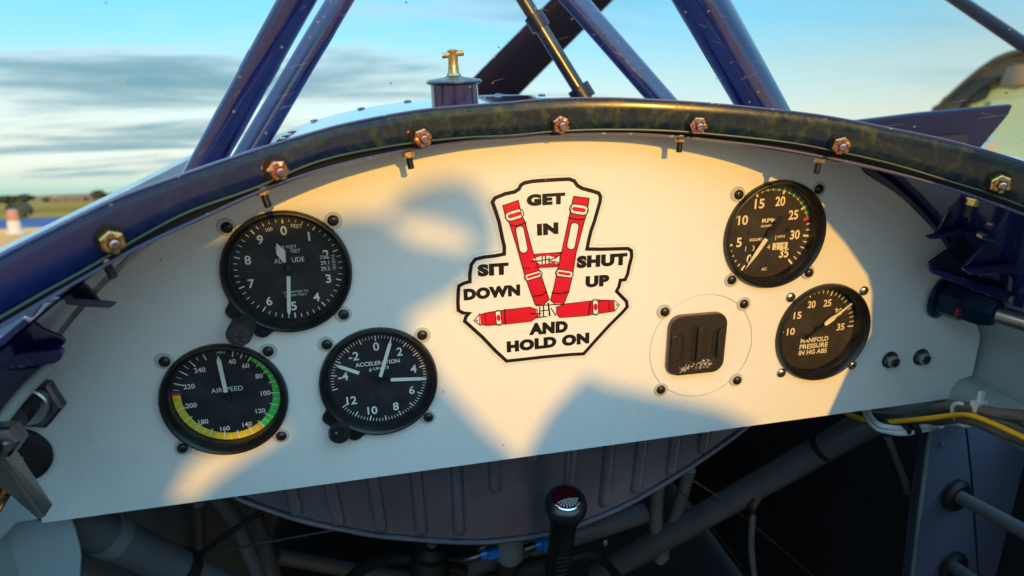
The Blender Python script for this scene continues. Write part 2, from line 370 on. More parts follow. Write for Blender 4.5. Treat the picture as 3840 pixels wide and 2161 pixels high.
def tube(pts, r, n=12, sub=6, flat=1.0, side=None):
    pts = smooth_path(pts, sub); V, F = [], []; m_ = len(pts); u = None
    for j, p in enumerate(pts):
        d = (pts[min(j + 1, m_ - 1)] - pts[max(j - 1, 0)]).normalized()
        if u is None:
            u = frame(d)[0] if side is None else (Vector(side) - d * Vector(side).dot(d)).normalized()
        else: u = (u - d * u.dot(d)).normalized()
        w = u.cross(d)
        rr = r[j * (len(r) - 1) // max(m_ - 1, 1)] if isinstance(r, (list, tuple)) else r
        for i in range(n):
            a = 2 * math.pi * i / n; V.append(p + (u * math.cos(a) + w * math.sin(a) * flat) * rr)
    for j in range(m_ - 1):
        for i in range(n): F.append((j * n + i, j * n + (i + 1) % n, (j + 1) * n + (i + 1) % n, (j + 1) * n + i))
    F.append(tuple(range(n - 1, -1, -1))); F.append(tuple((m_ - 1) * n + i for i in range(n)))
    return V, F
def box(c, s, rot=None):
    V = []
    for x in (-.5, .5):
        for y in (-.5, .5):
            for z in (-.5, .5):
                p = Vector((x * s[0], y * s[1], z * s[2]))
                if rot: p = rot @ p
                V.append(p + Vector(c))
    return V, [(0, 1, 3, 2), (4, 6, 7, 5), (0, 4, 5, 1), (2, 3, 7, 6), (0, 2, 6, 4), (1, 5, 7, 3)]
def prism(pts, ext):
    """planar polygon pushed along ext"""
    pts = [Vector(p) for p in pts]; n = len(pts); ext = Vector(ext)
    return pts + [p + ext for p in pts], [tuple(range(n)), tuple(range(2 * n - 1, n - 1, -1))] + [(i, (i + 1) % n, (i + 1) % n + n, i + n) for i in range(n)]
def flat(pts): return [Vector(p) for p in pts], [tuple(range(len(pts)))]
def holed(outer, holes, to3, thick):
    """plate with holes; 2-D loops -> 3-D by to3(x, z, depth)"""
    bm = bmesh.new(); E = []
    for lp in [outer] + holes:
        vs = [bm.verts.new((p[0], p[1], 0)) for p in lp]
        E += [bm.edges.new((vs[i], vs[(i + 1) % len(vs)])) for i in range(len(vs))]
    bmesh.ops.triangle_fill(bm, use_beauty=True, edges=E)
    bm.verts.index_update()
    V2 = [(v.co.x, v.co.y) for v in bm.verts]; F2 = [tuple(v.index for v in f.verts) for f in bm.faces]; bm.free()
    n = len(V2)
    V = [to3(x, z, 0) for x, z in V2] + [to3(x, z, thick) for x, z in V2]
    F = F2 + [tuple(i + n for i in reversed(f)) for f in F2]; k = 0
    for lp in [outer] + holes:
        m_ = len(lp); F += [(k + i, k + (i + 1) % m_, k + (i + 1) % m_ + n, k + i + n) for i in range(m_)]; k += m_
    return V, F
def circ(cx, cz, r, n=64): return [(cx + r * math.cos(2 * math.pi * i / n), cz + r * math.sin(2 * math.pi * i / n)) for i in range(n)]
TC = {}
def text(s, bold=0.0, space=1.0):
    key = (s, bold, space)
    if key not in TC:
        c = D.curves.new('t', 'FONT'); c.body = s; c.size = 1.0; c.offset = bold; c.space_character = space; c.resolution_u = 4
        o = D.objects.new('t', c); COL.objects.link(o)
        dg = bpy.context.evaluated_depsgraph_get(); dg.update()
        me = D.meshes.new_from_object(o.evaluated_get(dg))
        V = [v.co.copy() for v in me.vertices]; F = [tuple(p.vertices) for p in me.polygons]
        D.objects.remove(o); D.curves.remove(c); D.meshes.remove(me)
        x0 = min(v.x for v in V); x1 = max(v.x for v in V); y0 = min(v.y for v in V); y1 = max(v.y for v in V)
        TC[key] = ([((v.x - (x0 + x1) / 2), (v.y - (y0 + y1) / 2)) for v in V], F, x1 - x0, y1 - y0)
    return TC[key]
def put_text(s, cx, cy, h, z, w=None, bold=0.0, rot=0.0, space=1.0, slant=0.0):
    V, F, tw, th = text(s, bold, space); k = h / th; kx = (w / tw) if w else k
    c, sn = math.cos(rot), math.sin(rot); out = []
    for x, y in V:
        X, Y = x * kx + y * k * slant, y * k; out.append((cx + X * c - Y * sn, cy + X * sn + Y * c, z))
    return out, F
def arc_band(r0, r1, a0, a1, z, n=48):
    V, F = [], []
    for i in range(n + 1):
        a = R(a0 + (a1 - a0) * i / n)
        V += [(r0 * math.sin(a), r0 * math.cos(a), z), (r1 * math.sin(a), r1 * math.cos(a), z)]
        if i: F.append((2 * i - 2, 2 * i - 1, 2 * i + 1, 2 * i))
    return V, F
def tick(a, r0, r1, w, z):
    a = R(a); s, c = math.sin(a), math.cos(a); h = w / 2
    return [(r0 * s - h * c, r0 * c + h * s, z), (r0 * s + h * c, r0 * c - h * s, z), (r1 * s + h * c, r1 * c - h * s, z), (r1 * s - h * c, r1 * c + h * s, z)], [(0, 1, 2, 3)]
def polar(a, r): a = R(a); return r * math.sin(a), r * math.cos(a)
def pointer(a, prof, z, t=0.0006):
    """prof: list of (along, half width) from base to tip"""
    s, c = math.sin(R(a)), math.cos(R(a)); pts = []
    for l, h in prof: pts.append((l * s + h * c, l * c - h * s, z))
    for l, h in reversed(prof):
        if h > 1e-6: pts.append((l * s - h * c, l * c + h * s, z))
    return prism(pts, (0, 0, t))

# ------------------------------------------------------------------ ground and far things (world axes)
def ground_sheet(name, pts, z, m):
    return single(name, flat([(x, y, z) for x, y in pts]), m, None, None, kind='structure', smooth=None, air=False)
ground_sheet('ground', [(-3000, -600), (3000, -600), (3000, 3500), (-3000, 3500)], 0.0, 'grass')
ground_sheet('apron', [(-400, -120), (300, -120), (300, 44), (-400, 40)], 0.004, 'apron')
ground_sheet('painted_strip', [(-400, 40.2), (300, 44.2), (300, 66), (-400, 62)], 0.008, 'strip_blue')
CW = AIR @ CAM_POS
def world_dir(x, y):
    u = (x * K - 1920) / FPX; v = (y * K - 1080.5) / FPX
    d = CAM_R * u + CAM_D * v + CAM_F; return (AIR.to_3x3() @ d)
def at_dist(x, dist, z=0.0):
    d = world_dir(x, 505); d.z = 0; d.normalize(); return Vector((CW.x + d.x * dist, CW.y + d.y * dist, z))
def hill():
    V, F = [], []; n = 60
    for j in range(9):
        for i in range(n + 1):
            x = -1500 + 3000 * i / n; t = j / 8
            y = 620 + 420 * t; prof = math.sin(math.pi * t) ** 1.2
            h = (4.5 + 2.6 * math.sin(x * 0.004 + 1.0) + 1.4 * math.sin(x * 0.013)) * prof * (1 + 0.35 * (x > -500))
            V.append((x, y, h - 0.05))
    for j in range(8):
        for i in range(n): F.append((j * (n + 1) + i, j * (n + 1) + i + 1, (j + 1) * (n + 1) + i + 1, (j + 1) * (n + 1) + i))
    return V, F
single('hill', hill(), 'far_hill', None, None, kind='structure', smooth=60, air=False)
def tree(x, dist, h, w, label):
    base = at_dist(x, dist)
    t = thing('tree', label, 'tree', base, 'trees along the field edge', air=False)
    tr = [base, base + Vector((0.1, 0, h * 0.3)), base + Vector((0, 0.1, h * 0.6))]
    part('trunk', tube(tr, [w * .06, w * .05, w * .03], 8, 2), 'bark', t)
    V, F = [], []
    rng = random.Random(int(x * 7 + dist))
    for _ in range(420):
        a = rng.uniform(0, 6.283); rr = rng.random() ** .5; zz = rng.uniform(-1, 1)
        rad = math.sqrt(max(0, 1 - zz * zz)) * rr * w / 2 * (0.8 + 0.4 * math.sin(3 * a + x))
        c = base + Vector((math.cos(a) * rad, math.sin(a) * rad, h * (0.62 + 0.36 * zz)))
        s = w * rng.uniform(.05, .10); u = Vector((rng.gauss(0, 1), rng.gauss(0, 1), rng.gauss(0, 1))).normalized(); q = frame(u)
        k = len(V); V += [c + q[0] * s, c + q[1] * s, c - q[0] * s, c - q[1] * s]; F.append((k, k + 1, k + 2, k + 3))
    part('crown', (V, F), 'foliage', t, smooth=None)
tree(20, 420, 3.6, 12, 'broad dark tree at the far left edge of the field')
tree(62, 430, 4.4, 9, 'second dark tree from the left picture edge on the skyline')
tree(120, 440, 2.4, 7, 'low bush-like tree between the skyline houses and the two left trees')
tree(250, 400, 5.2, 7, 'lone round tree on the skyline just left of the windscreen band')
tree(271, 405, 3, 6, 'small tree touching the right of the lone skyline tree')
def house(x, dist, w, h, label):
    b = at_dist(x, dist); t = thing('far_house', label, 'house', b, 'houses on the skyline', air=False)
    part('wall', box(b + Vector((0, 0, h / 2)), (w, 6, h)), 'brick_far', t, smooth=None)
    part('roof', prism([b + Vector((-w / 2 - .4, -3.4, h + .003)), b + Vector((-w / 2 - .4, 3.4, h + .003)), b + Vector((-w / 2 - .4, 0, h + 1.0))], (w + .8, 0, 0)), 'roof_far', t, smooth=None)
    for k in (-.25, .25): part('window', box(b + Vector((k * w, -3.02, h * .6)), (1.2, .06, h * .45)), 'pane_far', t, smooth=None)
    part('door', box(b + Vector((0, -3.02, h * .42)), (.9, .06, h * .8)), 'bark', t, smooth=None)
house(195, 410, 7, 1.5, 'sunlit house left of the gap below the lone tree')
house(222, 415, 6, 1.7, 'sunlit orange house nearest the lone skyline tree')
house(150, 430, 7, 1.4, 'low house farthest left on the skyline')
mb = at_dist(26, 39, 0.0)
mk = thing('marker_post', 'red and white marker standing at the edge of the blue strip', 'marker', mb, air=False)
part('base', solid_lathe([(.42, .012), (.42, .08), (.30, .10)], org=mb, n=16), 'marker_white', mk)
part('lower_band', solid_lathe([(.28, .10), (.26, .62)], org=mb, n=16), 'marker_white', mk)
part('upper_band', solid_lathe([(.26, .62), (.23, 1.10), (.12, 1.16)], org=mb, n=16), 'marker_red', mk)
bb = at_dist(45, 70, 0.0)
bs = thing('bush', 'dark little bush behind the red and white marker', 'bush', bb, air=False)
V, F = [], []; rng = random.Random(3)
for _ in range(260):
    u = Vector((rng.gauss(0, 1), rng.gauss(0, 1), rng.gauss(0, 1))).normalized(); c = bb + Vector((u.x * 1.0, u.y * .8, .75 + u.z * .7)); q = frame(u); s = rng.uniform(.1, .2); k = len(V)
    V += [c + q[0] * s, c + q[1] * s, c - q[0] * s, c - q[1] * s]; F.append((k, k + 1, k + 2, k + 3))
part('foliage', (V, F), 'foliage', bs, smooth=None)
part('stem', solid_lathe([(.06, .0), (.05, .8)], org=bb, n=8), 'bark', bs)

# hangar at the right: pale end wall under a curved dark roof edge with hanging trim
def hangar():
    dist = 24.0
    def hp(x, y):
        d = world_dir(x, y); k = dist / math.hypot(d.x, d.y); return CW + d * k
    e0 = hp(2335, 292); e1 = hp(2640, 122)
    rt = (e1 - e0); rt.z = 0; half = rt.length; rt.normalize(); back = Vector((-rt.y, rt.x, 0))
    if back.y < 0: back = -back
    o = Vector((e0.x, e0.y, 0))
    t = thing('hangar', 'pale green hangar with dark curved roof edge at the right picture edge', 'hangar', o, air=False)
    g = lambda s, z, b=0.0: o + rt * s + back * b + Vector((0, 0, z))
    prof = []
    for x, y in ((2335, 292), (2365, 264), (2395, 236), (2430, 205), (2465, 176), (2500, 153), (2530, 140), (2565, 131), (2600, 126), (2640, 122)):
        p = hp(x, y); prof.append(((p - o).dot(rt), p.z))
    prof = prof + [(2 * half - a, b) for a, b in reversed(prof[:-1])]
    part('wall', prism([g(0.4, 0), g(2 * half - .4, 0)] + [g(min(max(a, .4), 2 * half - .4), b - .25) for a, b in reversed(prof)], back * 18), 'hangar_wall', t, smooth=None)
    low = lambda a, b, k: (a + (half - a) * .035, b - k)
    for (a, b), (c_, d_) in zip(prof, prof[1:]):
        part('roof_sheet', prism([g(a, b, -.7), g(c_, d_, -.7), g(c_, d_ - .12, -.7), g(a, b - .12, -.7)], back * 19.5), 'hangar_dark', t, smooth=None)
        part('roof_edge', prism([g(a, b - .125, -.5), g(c_, d_ - .125, -.5), g(*low(c_, d_, .55), -.5), g(*low(a, b, .55), -.5)], back * .2), 'hangar_dark', t, smooth=None)
    rng = random.Random(5)
    for k in range(10):
        q = .5 + k * .82; i0 = int(q); f = q - i0
        if i0 + 1 >= len(prof): break
        a = prof[i0][0] * (1 - f) + prof[i0 + 1][0] * f; b = prof[i0][1] * (1 - f) + prof[i0 + 1][1] * f - .5
        w = rng.uniform(.22, .4); hh = rng.uniform(.2, .5)
        part('trim_scallop', prism([g(a + w * math.cos(u * math.pi / 4), b + hh * math.sin(u * math.pi / 4), -.27) for u in range(8)], back * .1), 'hangar_dark', t, smooth=None)
    for k in range(8):
        s_ = .9 + k * .8; part('wall_rib', box(g(s_, 1.6, -.06), (.07, .09, 3.2)), 'hangar_wall', t, smooth=None)
    part('lamp_housing', lathe([(0, .25), (.28, .22), (.38, -.05), (.42, -.30), (0, -.30)], org=hp(2560, 200) - back * 1.2, n=16), 'hangar_brown', t)
    part('door', box(g(half, 1.7, -.06), (half * .9, .1, 3.4), Matrix((rt, back, Vector((0, 0, 1)))).transposed()), 'hangar_wall', t, smooth=None)
hangar()

# ------------------------------------------------------------------ instrument panel
cR = crop(3240, 600, 2.0717)
Rt = [(0, 100), (300, 290), (550, 540), (650, 690), (800, 1000), (850, 1200)]
outl = []
for i in range(41):                                     # arch under the coaming (hidden edge)
    x = -0.225 + 0.47 * i / 40; outl.append((x, 0.252 - 0.62 * (x - 0.04) ** 2 if abs(x - .04) < .21 else 0.252 - .62 * .0441 - (abs(x - .04) - .21) * .75))
rp = [cR(*q) for q in Rt]
outl = [o for o in outl if -0.19 < o[0] < rp[0].x - .01]
right = [(p.x, p.z) for p in rp]
right += [(0.3995, 0.055), (0.3995, 0.0195), (0.3875, 0.0175), (0.3815, 0.010), (0.381, 0.0)]
left = [(-0.3155, 0.0), (-0.3155, 0.04), (-0.317, 0.09), (-0.300, 0.135), (-0.265, 0.178), (-0.225, 0.205)]
outer = left + outl + right
GA = {'alt': (-.1401, .1579), 'asi': (-.1901, .0745), 'acc': (-.0901, .0751), 'rpm': (.1996, .1570), 'map': (.2497, .0752)}
COV = (.1484, .0743)
holes = [circ(*GA[k], .0372, 64) for k in GA] + [circ(*COV, .0415, 96)]
panel = single('instrument_panel', holed(outer, holes, lambda x, z, d: Vector((x, d, z)), 0.0032), 'panel_white',
               'white painted instrument panel with an arched top carrying all the gauges', 'panel', smooth=None)

# ------------------------------------------------------------------ gauges (local: x right, y up, z towards the viewer)
mm = 0.001
def screw(parent, x, y, washer=True, m='screw_black', r=3.5, z=0.0, tilt=None):
    rng = random.Random(int(x * 1e5) + int(y * 1e4))
    zz = z + (0.9 * mm if washer else 0)
    prof = [(r * mm, 0), (r * mm, .5 * mm), (r * .93 * mm, 1.1 * mm), (r * .75 * mm, 1.7 * mm), (r * .45 * mm, 2.1 * mm), (r * .2 * mm, 2.2 * mm)]
    s = part('screw', solid_lathe(prof, org=(x, y, zz), n=24), m, parent, local=True)
    a = rng.uniform(0, 1.5); rot = Matrix.Rotation(a, 3, 'Z')
    part('cross_slot', join(box((x, y, zz + 1.95 * mm), (r * .95 * mm, r * .24 * mm, .7 * mm), rot), box((x, y, zz + 1.94 * mm), (r * .24 * mm, r * .95 * mm, .7 * mm), rot)), 'screw_slot', s, smooth=None, local=True)  # dark plates paint the shade of the cross recess
    if washer:
        ox, oy = rng.uniform(-.4, .4) * mm, rng.uniform(-.4, .4) * mm
        part('washer', lathe([(3.0 * mm, 0), (5.5 * mm, 0), (5.55 * mm, .5 * mm), (5.3 * mm, .9 * mm), (3.0 * mm, .9 * mm)], org=(x + ox, y + oy, z), n=32), 'nylon', s, local=True)
    return s
Q = 31.43 * mm
def gauge(key, name, label, cat, dial='dial_black', dz=-7.5, washer=True, screws=((-1, 1), (1, 1), (1, -1), (-1, -1)), sm='screw_black', rot=0.0, bz=1.0):
    cx, cz = GA[key]
    g = thing(name, label, cat, (cx, 0, cz), rot=(R(90), 0, 0))
    g.rotation_euler = (R(90), -rot, 0)
    z0 = dz * mm
    prof = [(34.6, dz - .5), (34.8, -1.5), (36.2, 1.8), (37.0, 3.6 * bz), (38.0, 4.4 * bz), (39.0, 4.2 * bz), (39.7, 3.2 * bz), (39.9, 1.5), (39.9, .05)]
    part('bezel', lathe([(a * mm, b * mm) for a, b in prof], n=96), 'bezel_black', g, local=True)
    part('retaining_ring', lathe([(34.3 * mm, -1.5 * mm), (34.5 * mm, -.6 * mm), (35.6 * mm, -.6 * mm)], n=96), 'bezel_black', g, local=True)
    part('dial_face', flat([(35 * mm * math.cos(i * math.pi / 36), 35 * mm * math.sin(i * math.pi / 36), z0) for i in range(72)]), dial, g, smooth=None, local=True)
    part('case', lathe([(36.2 * mm, -2 * mm), (36.2 * mm, -52 * mm), (1e-6, -52 * mm)], n=48), 'bezel_black', g, local=True)
    part('glass', flat([(35.2 * mm * math.cos(i * math.pi / 36), 35.2 * mm * math.sin(i * math.pi / 36), -.9 * mm) for i in range(72)]), 'gauge_glass', g, smooth=None, local=True)
    for sx, sy in screws:
        screw(g, sx * Q, sy * Q, washer, sm, 3.5 if washer else 3.9)
    return g, z0 + .10 * mm
def ear(g, knob_xy, length, r, chipped):
    # lobe of the case flange that carries the setting knob
    pts = []
    for a, rr in ((196, 38.5), (200, 41), (203, 44.5), (206, 46.3), (210, 46.6), (213, 45.6), (217, 46.5), (222, 47), (228, 46.5), (232, 45.4), (236, 46.3), (240, 46.4), (243, 44.8), (246, 41.2), (250, 38.5)):
        x, y = polar(a, rr * mm); pts.append((x, y, .06 * mm))
    for a in (250, 240, 230, 223, 215, 205, 196):
        x, y = polar(a, 37.6 * mm); pts.append((x, y, .06 * mm))
    part('flange_ear', prism(pts, (0, 0, 3.2 * mm)), 'bezel_black', g, local=True, bevel=.0008)
    kx, ky = knob_xy; kx *= mm; ky *= mm
    k = part('setting_knob', solid_lathe([(r * 1.0 * mm, 3.5 * mm), (r * 1.05 * mm, 5 * mm), (r * .98 * mm, (length - 1) * mm), (r * .9 * mm, length * mm)], org=(kx, ky, 0), n=40), 'knob_chipped' if chipped else 'knob_black', g, local=True)
    V, F = [], []
    for i in range(40):
        a = 2 * math.pi * i / 40; c = Vector((kx + math.cos(a) * r * 1.02 * mm, ky + math.sin(a) * r * 1.02 * mm, (length + 4.5) / 2 * mm))
        b = box(c, (.5 * mm, .62 * mm, (length - 7) * mm), Matrix.Rotation(a, 3, 'Z')); kk = len(V); V += b[0]; F += [tuple(q + kk for q in f) for f in b[1]]
    part('knurling', (V, F), 'knurl', k, smooth=None, local=True)
    part('shaft', solid_lathe([(2.5 * mm, 0), (2.5 * mm, 4 * mm)], org=(kx, ky, 0), n=16), 'steel_dark', k, local=True)

# altimeter
g, z = gauge('alt', 'altimeter', 'round black altimeter at the upper left of the panel, long pointer down', 'gauge', screws=((-1, 1), (1, 1), (1, -1)))
part('tick_marks', join(*[tick(i * 7.2, (30.0 if i % 5 == 0 else 31.1) * mm, 33.6 * mm, (.85 if i % 5 == 0 else .5) * mm, z) for i in range(50)]), 'dial_print', g, smooth=None, local=True)
part('numerals', join(*[put_text(str(i), *polar(i * 36 + (0 if i != 3 else 2), 25.3 * mm), 6.0 * mm, z, bold=.020) for i in range(10)]), 'dial_print', g, smooth=None, local=True)
part('lettering', join(put_text('100', -8.6 * mm, 26.6 * mm, 2.3 * mm, z, rot=R(14)), put_text('FEET', 8.2 * mm, 27.6 * mm, 2.3 * mm, z, rot=R(-8)),
     put_text('1000 FEET', 0, 14.4 * mm, 2.2 * mm, z), put_text('10000 FEET', 1.2 * mm, 11.6 * mm, 2.2 * mm, z), put_text('ALTITUDE', 1.0 * mm, 5.8 * mm, 3.3 * mm, z, w=18.5 * mm),
     put_text('CALIBRATED TO', 2.2 * mm, -15.6 * mm, 1.45 * mm, z, w=16 * mm), put_text('20,000 FEET', 2.2 * mm, -18.0 * mm, 1.45 * mm, z, w=14 * mm)), 'dial_print', g, smooth=None, local=True)
wv = part('pressure_window', box((24.3 * mm, 2.2 * mm, z - .05 * mm), (10.5 * mm, 11.5 * mm, .1 * mm)), 'counter_black', g, smooth=None, local=True)
part('pressure_scale', join(put_text('29.0', 22.6 * mm, 6.2 * mm, 2.2 * mm, z + .15 * mm), put_text('29.1', 22.7 * mm, 2.3 * mm, 2.5 * mm, z + .15 * mm, bold=.01), put_text('29.2', 22.7 * mm, -1.6 * mm, 2.5 * mm, z + .15 * mm, bold=.01),
     *[box((28.3 * mm, (6.8 - k * 1.02) * mm, z + .15 * mm), ((1.8 if k % 4 else 2.6) * mm, .28 * mm, .05 * mm)) for k in range(10)]), 'dial_print', wv, smooth=None, local=True)
part('dial_screw', join(solid_lathe([(1.1 * mm, 0), (.9 * mm, .6 * mm)], org=(-8.3 * mm, .4 * mm, z), n=16), solid_lathe([(1.1 * mm, 0), (.9 * mm, .6 * mm)], org=(8.3 * mm, .4 * mm, z), n=16)), 'screw_black', g, local=True)
part('thousands_pointer', pointer(-16, [(5.2 * mm, .9 * mm), (6.5 * mm, 1.4 * mm), (12.2 * mm, 2.9 * mm), (18.6 * mm, 0)], z + 1.0 * mm), 'pointer_white', g, smooth=None, local=True)
part('hundreds_pointer', pointer(186.5, [(4.2 * mm, 1.15 * mm), (28.0 * mm, 1.15 * mm), (31.2 * mm, 0)], z + 2.0 * mm), 'pointer_white', g, smooth=None, local=True)
part('pointer_hub', join(pointer(6.5, [(-4.2 * mm, 1.2 * mm), (11 * mm, 1.5 * mm), (14 * mm, 1.0 * mm)], z + 1.8 * mm), solid_lathe([(2.6 * mm, 0), (2.6 * mm, 2.8 * mm), (1.4 * mm, 3.2 * mm)], org=(0, 0, z), n=24)), 'pointer_black', g, smooth=None, local=True)
ear(g, (-30.0, -30.6), 24, 7.2, False)

# airspeed indicator
ASI = [(40, 15), (60, 36), (80, 63), (100, 95), (120, 128), (140, 159), (160, 192), (180, 225), (200, 257.5), (220, 291), (240, 324), (250, 341)]
def asi_ang(v):
    for (a, b), (c, d) in zip(ASI, ASI[1:]):
        if a <= v <= c: return b + (d - b) * (v - a) / (c - a)
g, z = gauge('asi', 'airspeed_indicator', 'airspeed gauge with green and yellow arc at the lower left of the panel', 'gauge')
part('green_arc', arc_band(28.9 * mm, 34.0 * mm, 36, asi_ang(130), z), 'arc_green', g, smooth=None, local=True)
part('yellow_arc', arc_band(28.9 * mm, 34.0 * mm, asi_ang(130), 276, z), 'arc_yellow', g, smooth=None, local=True)
part('red_line', tick(278, 28.6 * mm, 34.2 * mm, 1.5 * mm, z + .05 * mm), 'arc_red', g, smooth=None, local=True)
tk = []
v = 40
while v <= 250:
    mj = (v % 10 == 0); a = asi_ang(v)
    if not 205 < v < 213: tk.append(tick(a, (27.6 if mj else 29.8) * mm, 33.6 * mm, (.75 if mj else .4) * mm, z + .1 * mm))
    v += 5
part('tick_marks', join(*tk), 'dial_print', g, smooth=None, local=True)
part('numerals', join(*[put_text(str(v), *polar(a + (.5 if v < 100 else 0), (24.2 if v not in (140, 160, 180) else 25.6) * mm), 3.5 * mm, z, bold=.016) for v, a in ASI if v < 250]), 'dial_print', g, smooth=None, local=True)
part('lettering', join(put_text('MPH', .5 * mm, 30.4 * mm, 1.8 * mm, z), put_text('AIRSPEED', .3 * mm, 3.7 * mm, 3.3 * mm, z, w=20 * mm)), 'dial_print', g, smooth=None, local=True)
part('pointer', pointer(-2.2, [(2.7 * mm, 1.25 * mm), (25.8 * mm, 1.35 * mm), (29.3 * mm, 0)], z + 2 * mm), 'pointer_white', g, smooth=None, local=True)
part('pointer_hub', join(solid_lathe([(2.2 * mm, 0), (2.2 * mm, 2.4 * mm)], org=(0, 0, z), n=24), pointer(178, [(0, 1.0 * mm), (9 * mm, 1.2 * mm)], z + 1.6 * mm)), 'pointer_black', g, smooth=None, local=True)

# accelerometer
g, z = gauge('acc', 'accelerometer', 'black g meter with three white pointers right of the airspeed gauge', 'gauge', dz=-4.0, screws=((-1, 1), (1, 1), (1, -1)))
acc = lambda v: v * 19.6
tk = []
for i in range(-25, 61):
    if i % 5 == 0: tk.append(tick(acc(i / 5), 28.6 * mm, 32.4 * mm, .8 * mm, z))
    else: tk.append(tick(acc(i / 5), 30.2 * mm, 32.4 * mm, .45 * mm, z))
part('tick_marks', join(*tk), 'dial_print', g, smooth=None, local=True)
part('numerals', join(*[put_text(str(v), *polar(acc(v), 24.4 * mm), 6.2 * mm, z, bold=.018) for v in range(-4, 13, 2)]), 'dial_print', g, smooth=None, local=True)
part('lettering', join(put_text('ACCELERATION', 0, 12.2 * mm, 3.0 * mm, z, w=30 * mm, bold=.02), put_text('g UNITS', .5 * mm, 7.8 * mm, 2.8 * mm, z, w=13.5 * mm, bold=.02)), 'dial_print', g, smooth=None, local=True)
part('current_pointer', pointer(19.5, [(3 * mm, 1.15 * mm), (27.5 * mm, 1.15 * mm), (31.2 * mm, 0)], z + 2.2 * mm), 'pointer_white', g, smooth=None, local=True)
part('maximum_pointer', pointer(95, [(7.8 * mm, 1.15 * mm), (29 * mm, 1.15 * mm), (32.6 * mm, 0)], z + 1.4 * mm), 'pointer_white', g, smooth=None, local=True)
part('minimum_pointer', pointer(297, [(14.5 * mm, 1.15 * mm), (28 * mm, 1.15 * mm), (31.5 * mm, 0)], z + .8 * mm), 'pointer_white', g, smooth=None, local=True)
part('pointer_hub', join(solid_lathe([(1.8 * mm, 0), (1.8 * mm, 3.0 * mm)], org=(0, 0, z), n=24), pointer(95, [(0, .7 * mm), (8 * mm, 1.0 * mm)], z + 1.3 * mm), pointer(297, [(0, .7 * mm), (14.5 * mm, .9 * mm)], z + .7 * mm), pointer(199.5, [(0, .8 * mm), (7 * mm, 1.0 * mm)], z + 2.0 * mm)), 'pointer_black', g, smooth=None, local=True)
ear(g, (-29.6, -31.6), 10.5, 6.9, True)

# tachometer
g, z = gauge('rpm', 'tachometer', 'rpm gauge with hour counter at the upper right of the panel', 'gauge', dial='dial_brown', bz=1.1)
rp_ = lambda v: 215 + v * 8.13
part('green_arc', arc_band(31.2 * mm, 34.4 * mm, rp_(15), rp_(27), z), 'arc_olive', g, smooth=None, local=True)
part('red_line', tick(rp_(27) + .5, 28.6 * mm, 34.2 * mm, 1.9 * mm, z + .06 * mm), 'arc_red', g, smooth=None, local=True)
part('tick_marks', join(*[tick(rp_(v), (29.2 if v % 5 == 0 else 30.8) * mm, 34.2 * mm, (1.5 if v % 5 == 0 else .8) * mm, z + .1 * mm) for v in range(36) if v != 27]), 'dial_print_cream', g, smooth=None, local=True)
part('numerals', join(*[put_text(str(v), *polar(rp_(v), (23.8 if v not in (25, 30, 35) else 22.4) * mm), 7.2 * mm, z, w=(7.8 if v >= 10 else 4.2) * mm, bold=.026) for v in range(0, 36, 5)]), 'dial_print_cream', g, smooth=None, local=True)
part('lettering', join(put_text('RPM', 0, 9.0 * mm, 3.0 * mm, z, w=12 * mm, bold=.03), put_text('HUNDREDS', 0, 5.0 * mm, 1.7 * mm, z, w=13 * mm, bold=.03), put_text('HOURS', -9.6 * mm, -4.8 * mm, 2.2 * mm, z, w=10 * mm, bold=.03),
     put_text('10TH', 10.8 * mm, -4.0 * mm, 1.9 * mm, z, w=6 * mm, bold=.03), box((6.4 * mm, -4.6 * mm, z), (.5 * mm, 3.6 * mm, .05 * mm)), put_text('AC', -.6 * mm, -28.2 * mm, 2.3 * mm, z, bold=.02)), 'dial_print_cream', g, smooth=None, local=True)
cb = part('hour_counter', box((-1.2 * mm, -11.2 * mm, z), (38 * mm, 5.6 * mm, .1 * mm)), 'counter_black', g, smooth=None, local=True)
part('counter_digits', join(*[put_text(s, (-17.4 + i * 6.2) * mm, -11.2 * mm, 3.7 * mm, z + .2 * mm) for i, s in enumerate('1384')]), 'dial_print_cream', cb, smooth=None, local=True)
for i, s in enumerate('29'):
    w_ = part('tenths_wheel', box(((7.4 + i * 6.3) * mm, -11.2 * mm, z + .12 * mm), (6.0 * mm, 5.2 * mm, .1 * mm)), 'dial_print_cream', g, smooth=None, local=True)
    part('digit', put_text(s, (7.4 + i * 6.3) * mm, -11.2 * mm, 3.9 * mm, z + .25 * mm), 'counter_black', w_, smooth=None, local=True)
part('pointer', pointer(214, [(5 * mm, 1.7 * mm), (18 * mm, 1.5 * mm), (31.5 * mm, 0)], z + 2.2 * mm), 'dial_print_cream', g, smooth=None, local=True)
part('pointer_hub', join(solid_lathe([(2.6 * mm, 0), (2.6 * mm, 2.8 * mm)], org=(0, 0, z), n=24), pointer(34, [(-5 * mm, 1.6 * mm), (9 * mm, 1.9 * mm), (12.5 * mm, 2.1 * mm), (14 * mm, .9 * mm)], z + 2.0 * mm)), 'pointer_black', g, smooth=None, local=True)
part('dial_screw', join(solid_lathe([(1.9 * mm, 0), (1.6 * mm, .7 * mm)], org=(-15.5 * mm, .6 * mm, z), n=16), solid_lathe([(1.9 * mm, 0), (1.6 * mm, .7 * mm)], org=(15.5 * mm, .6 * mm, z), n=16)), 'screw_black', g, local=True)

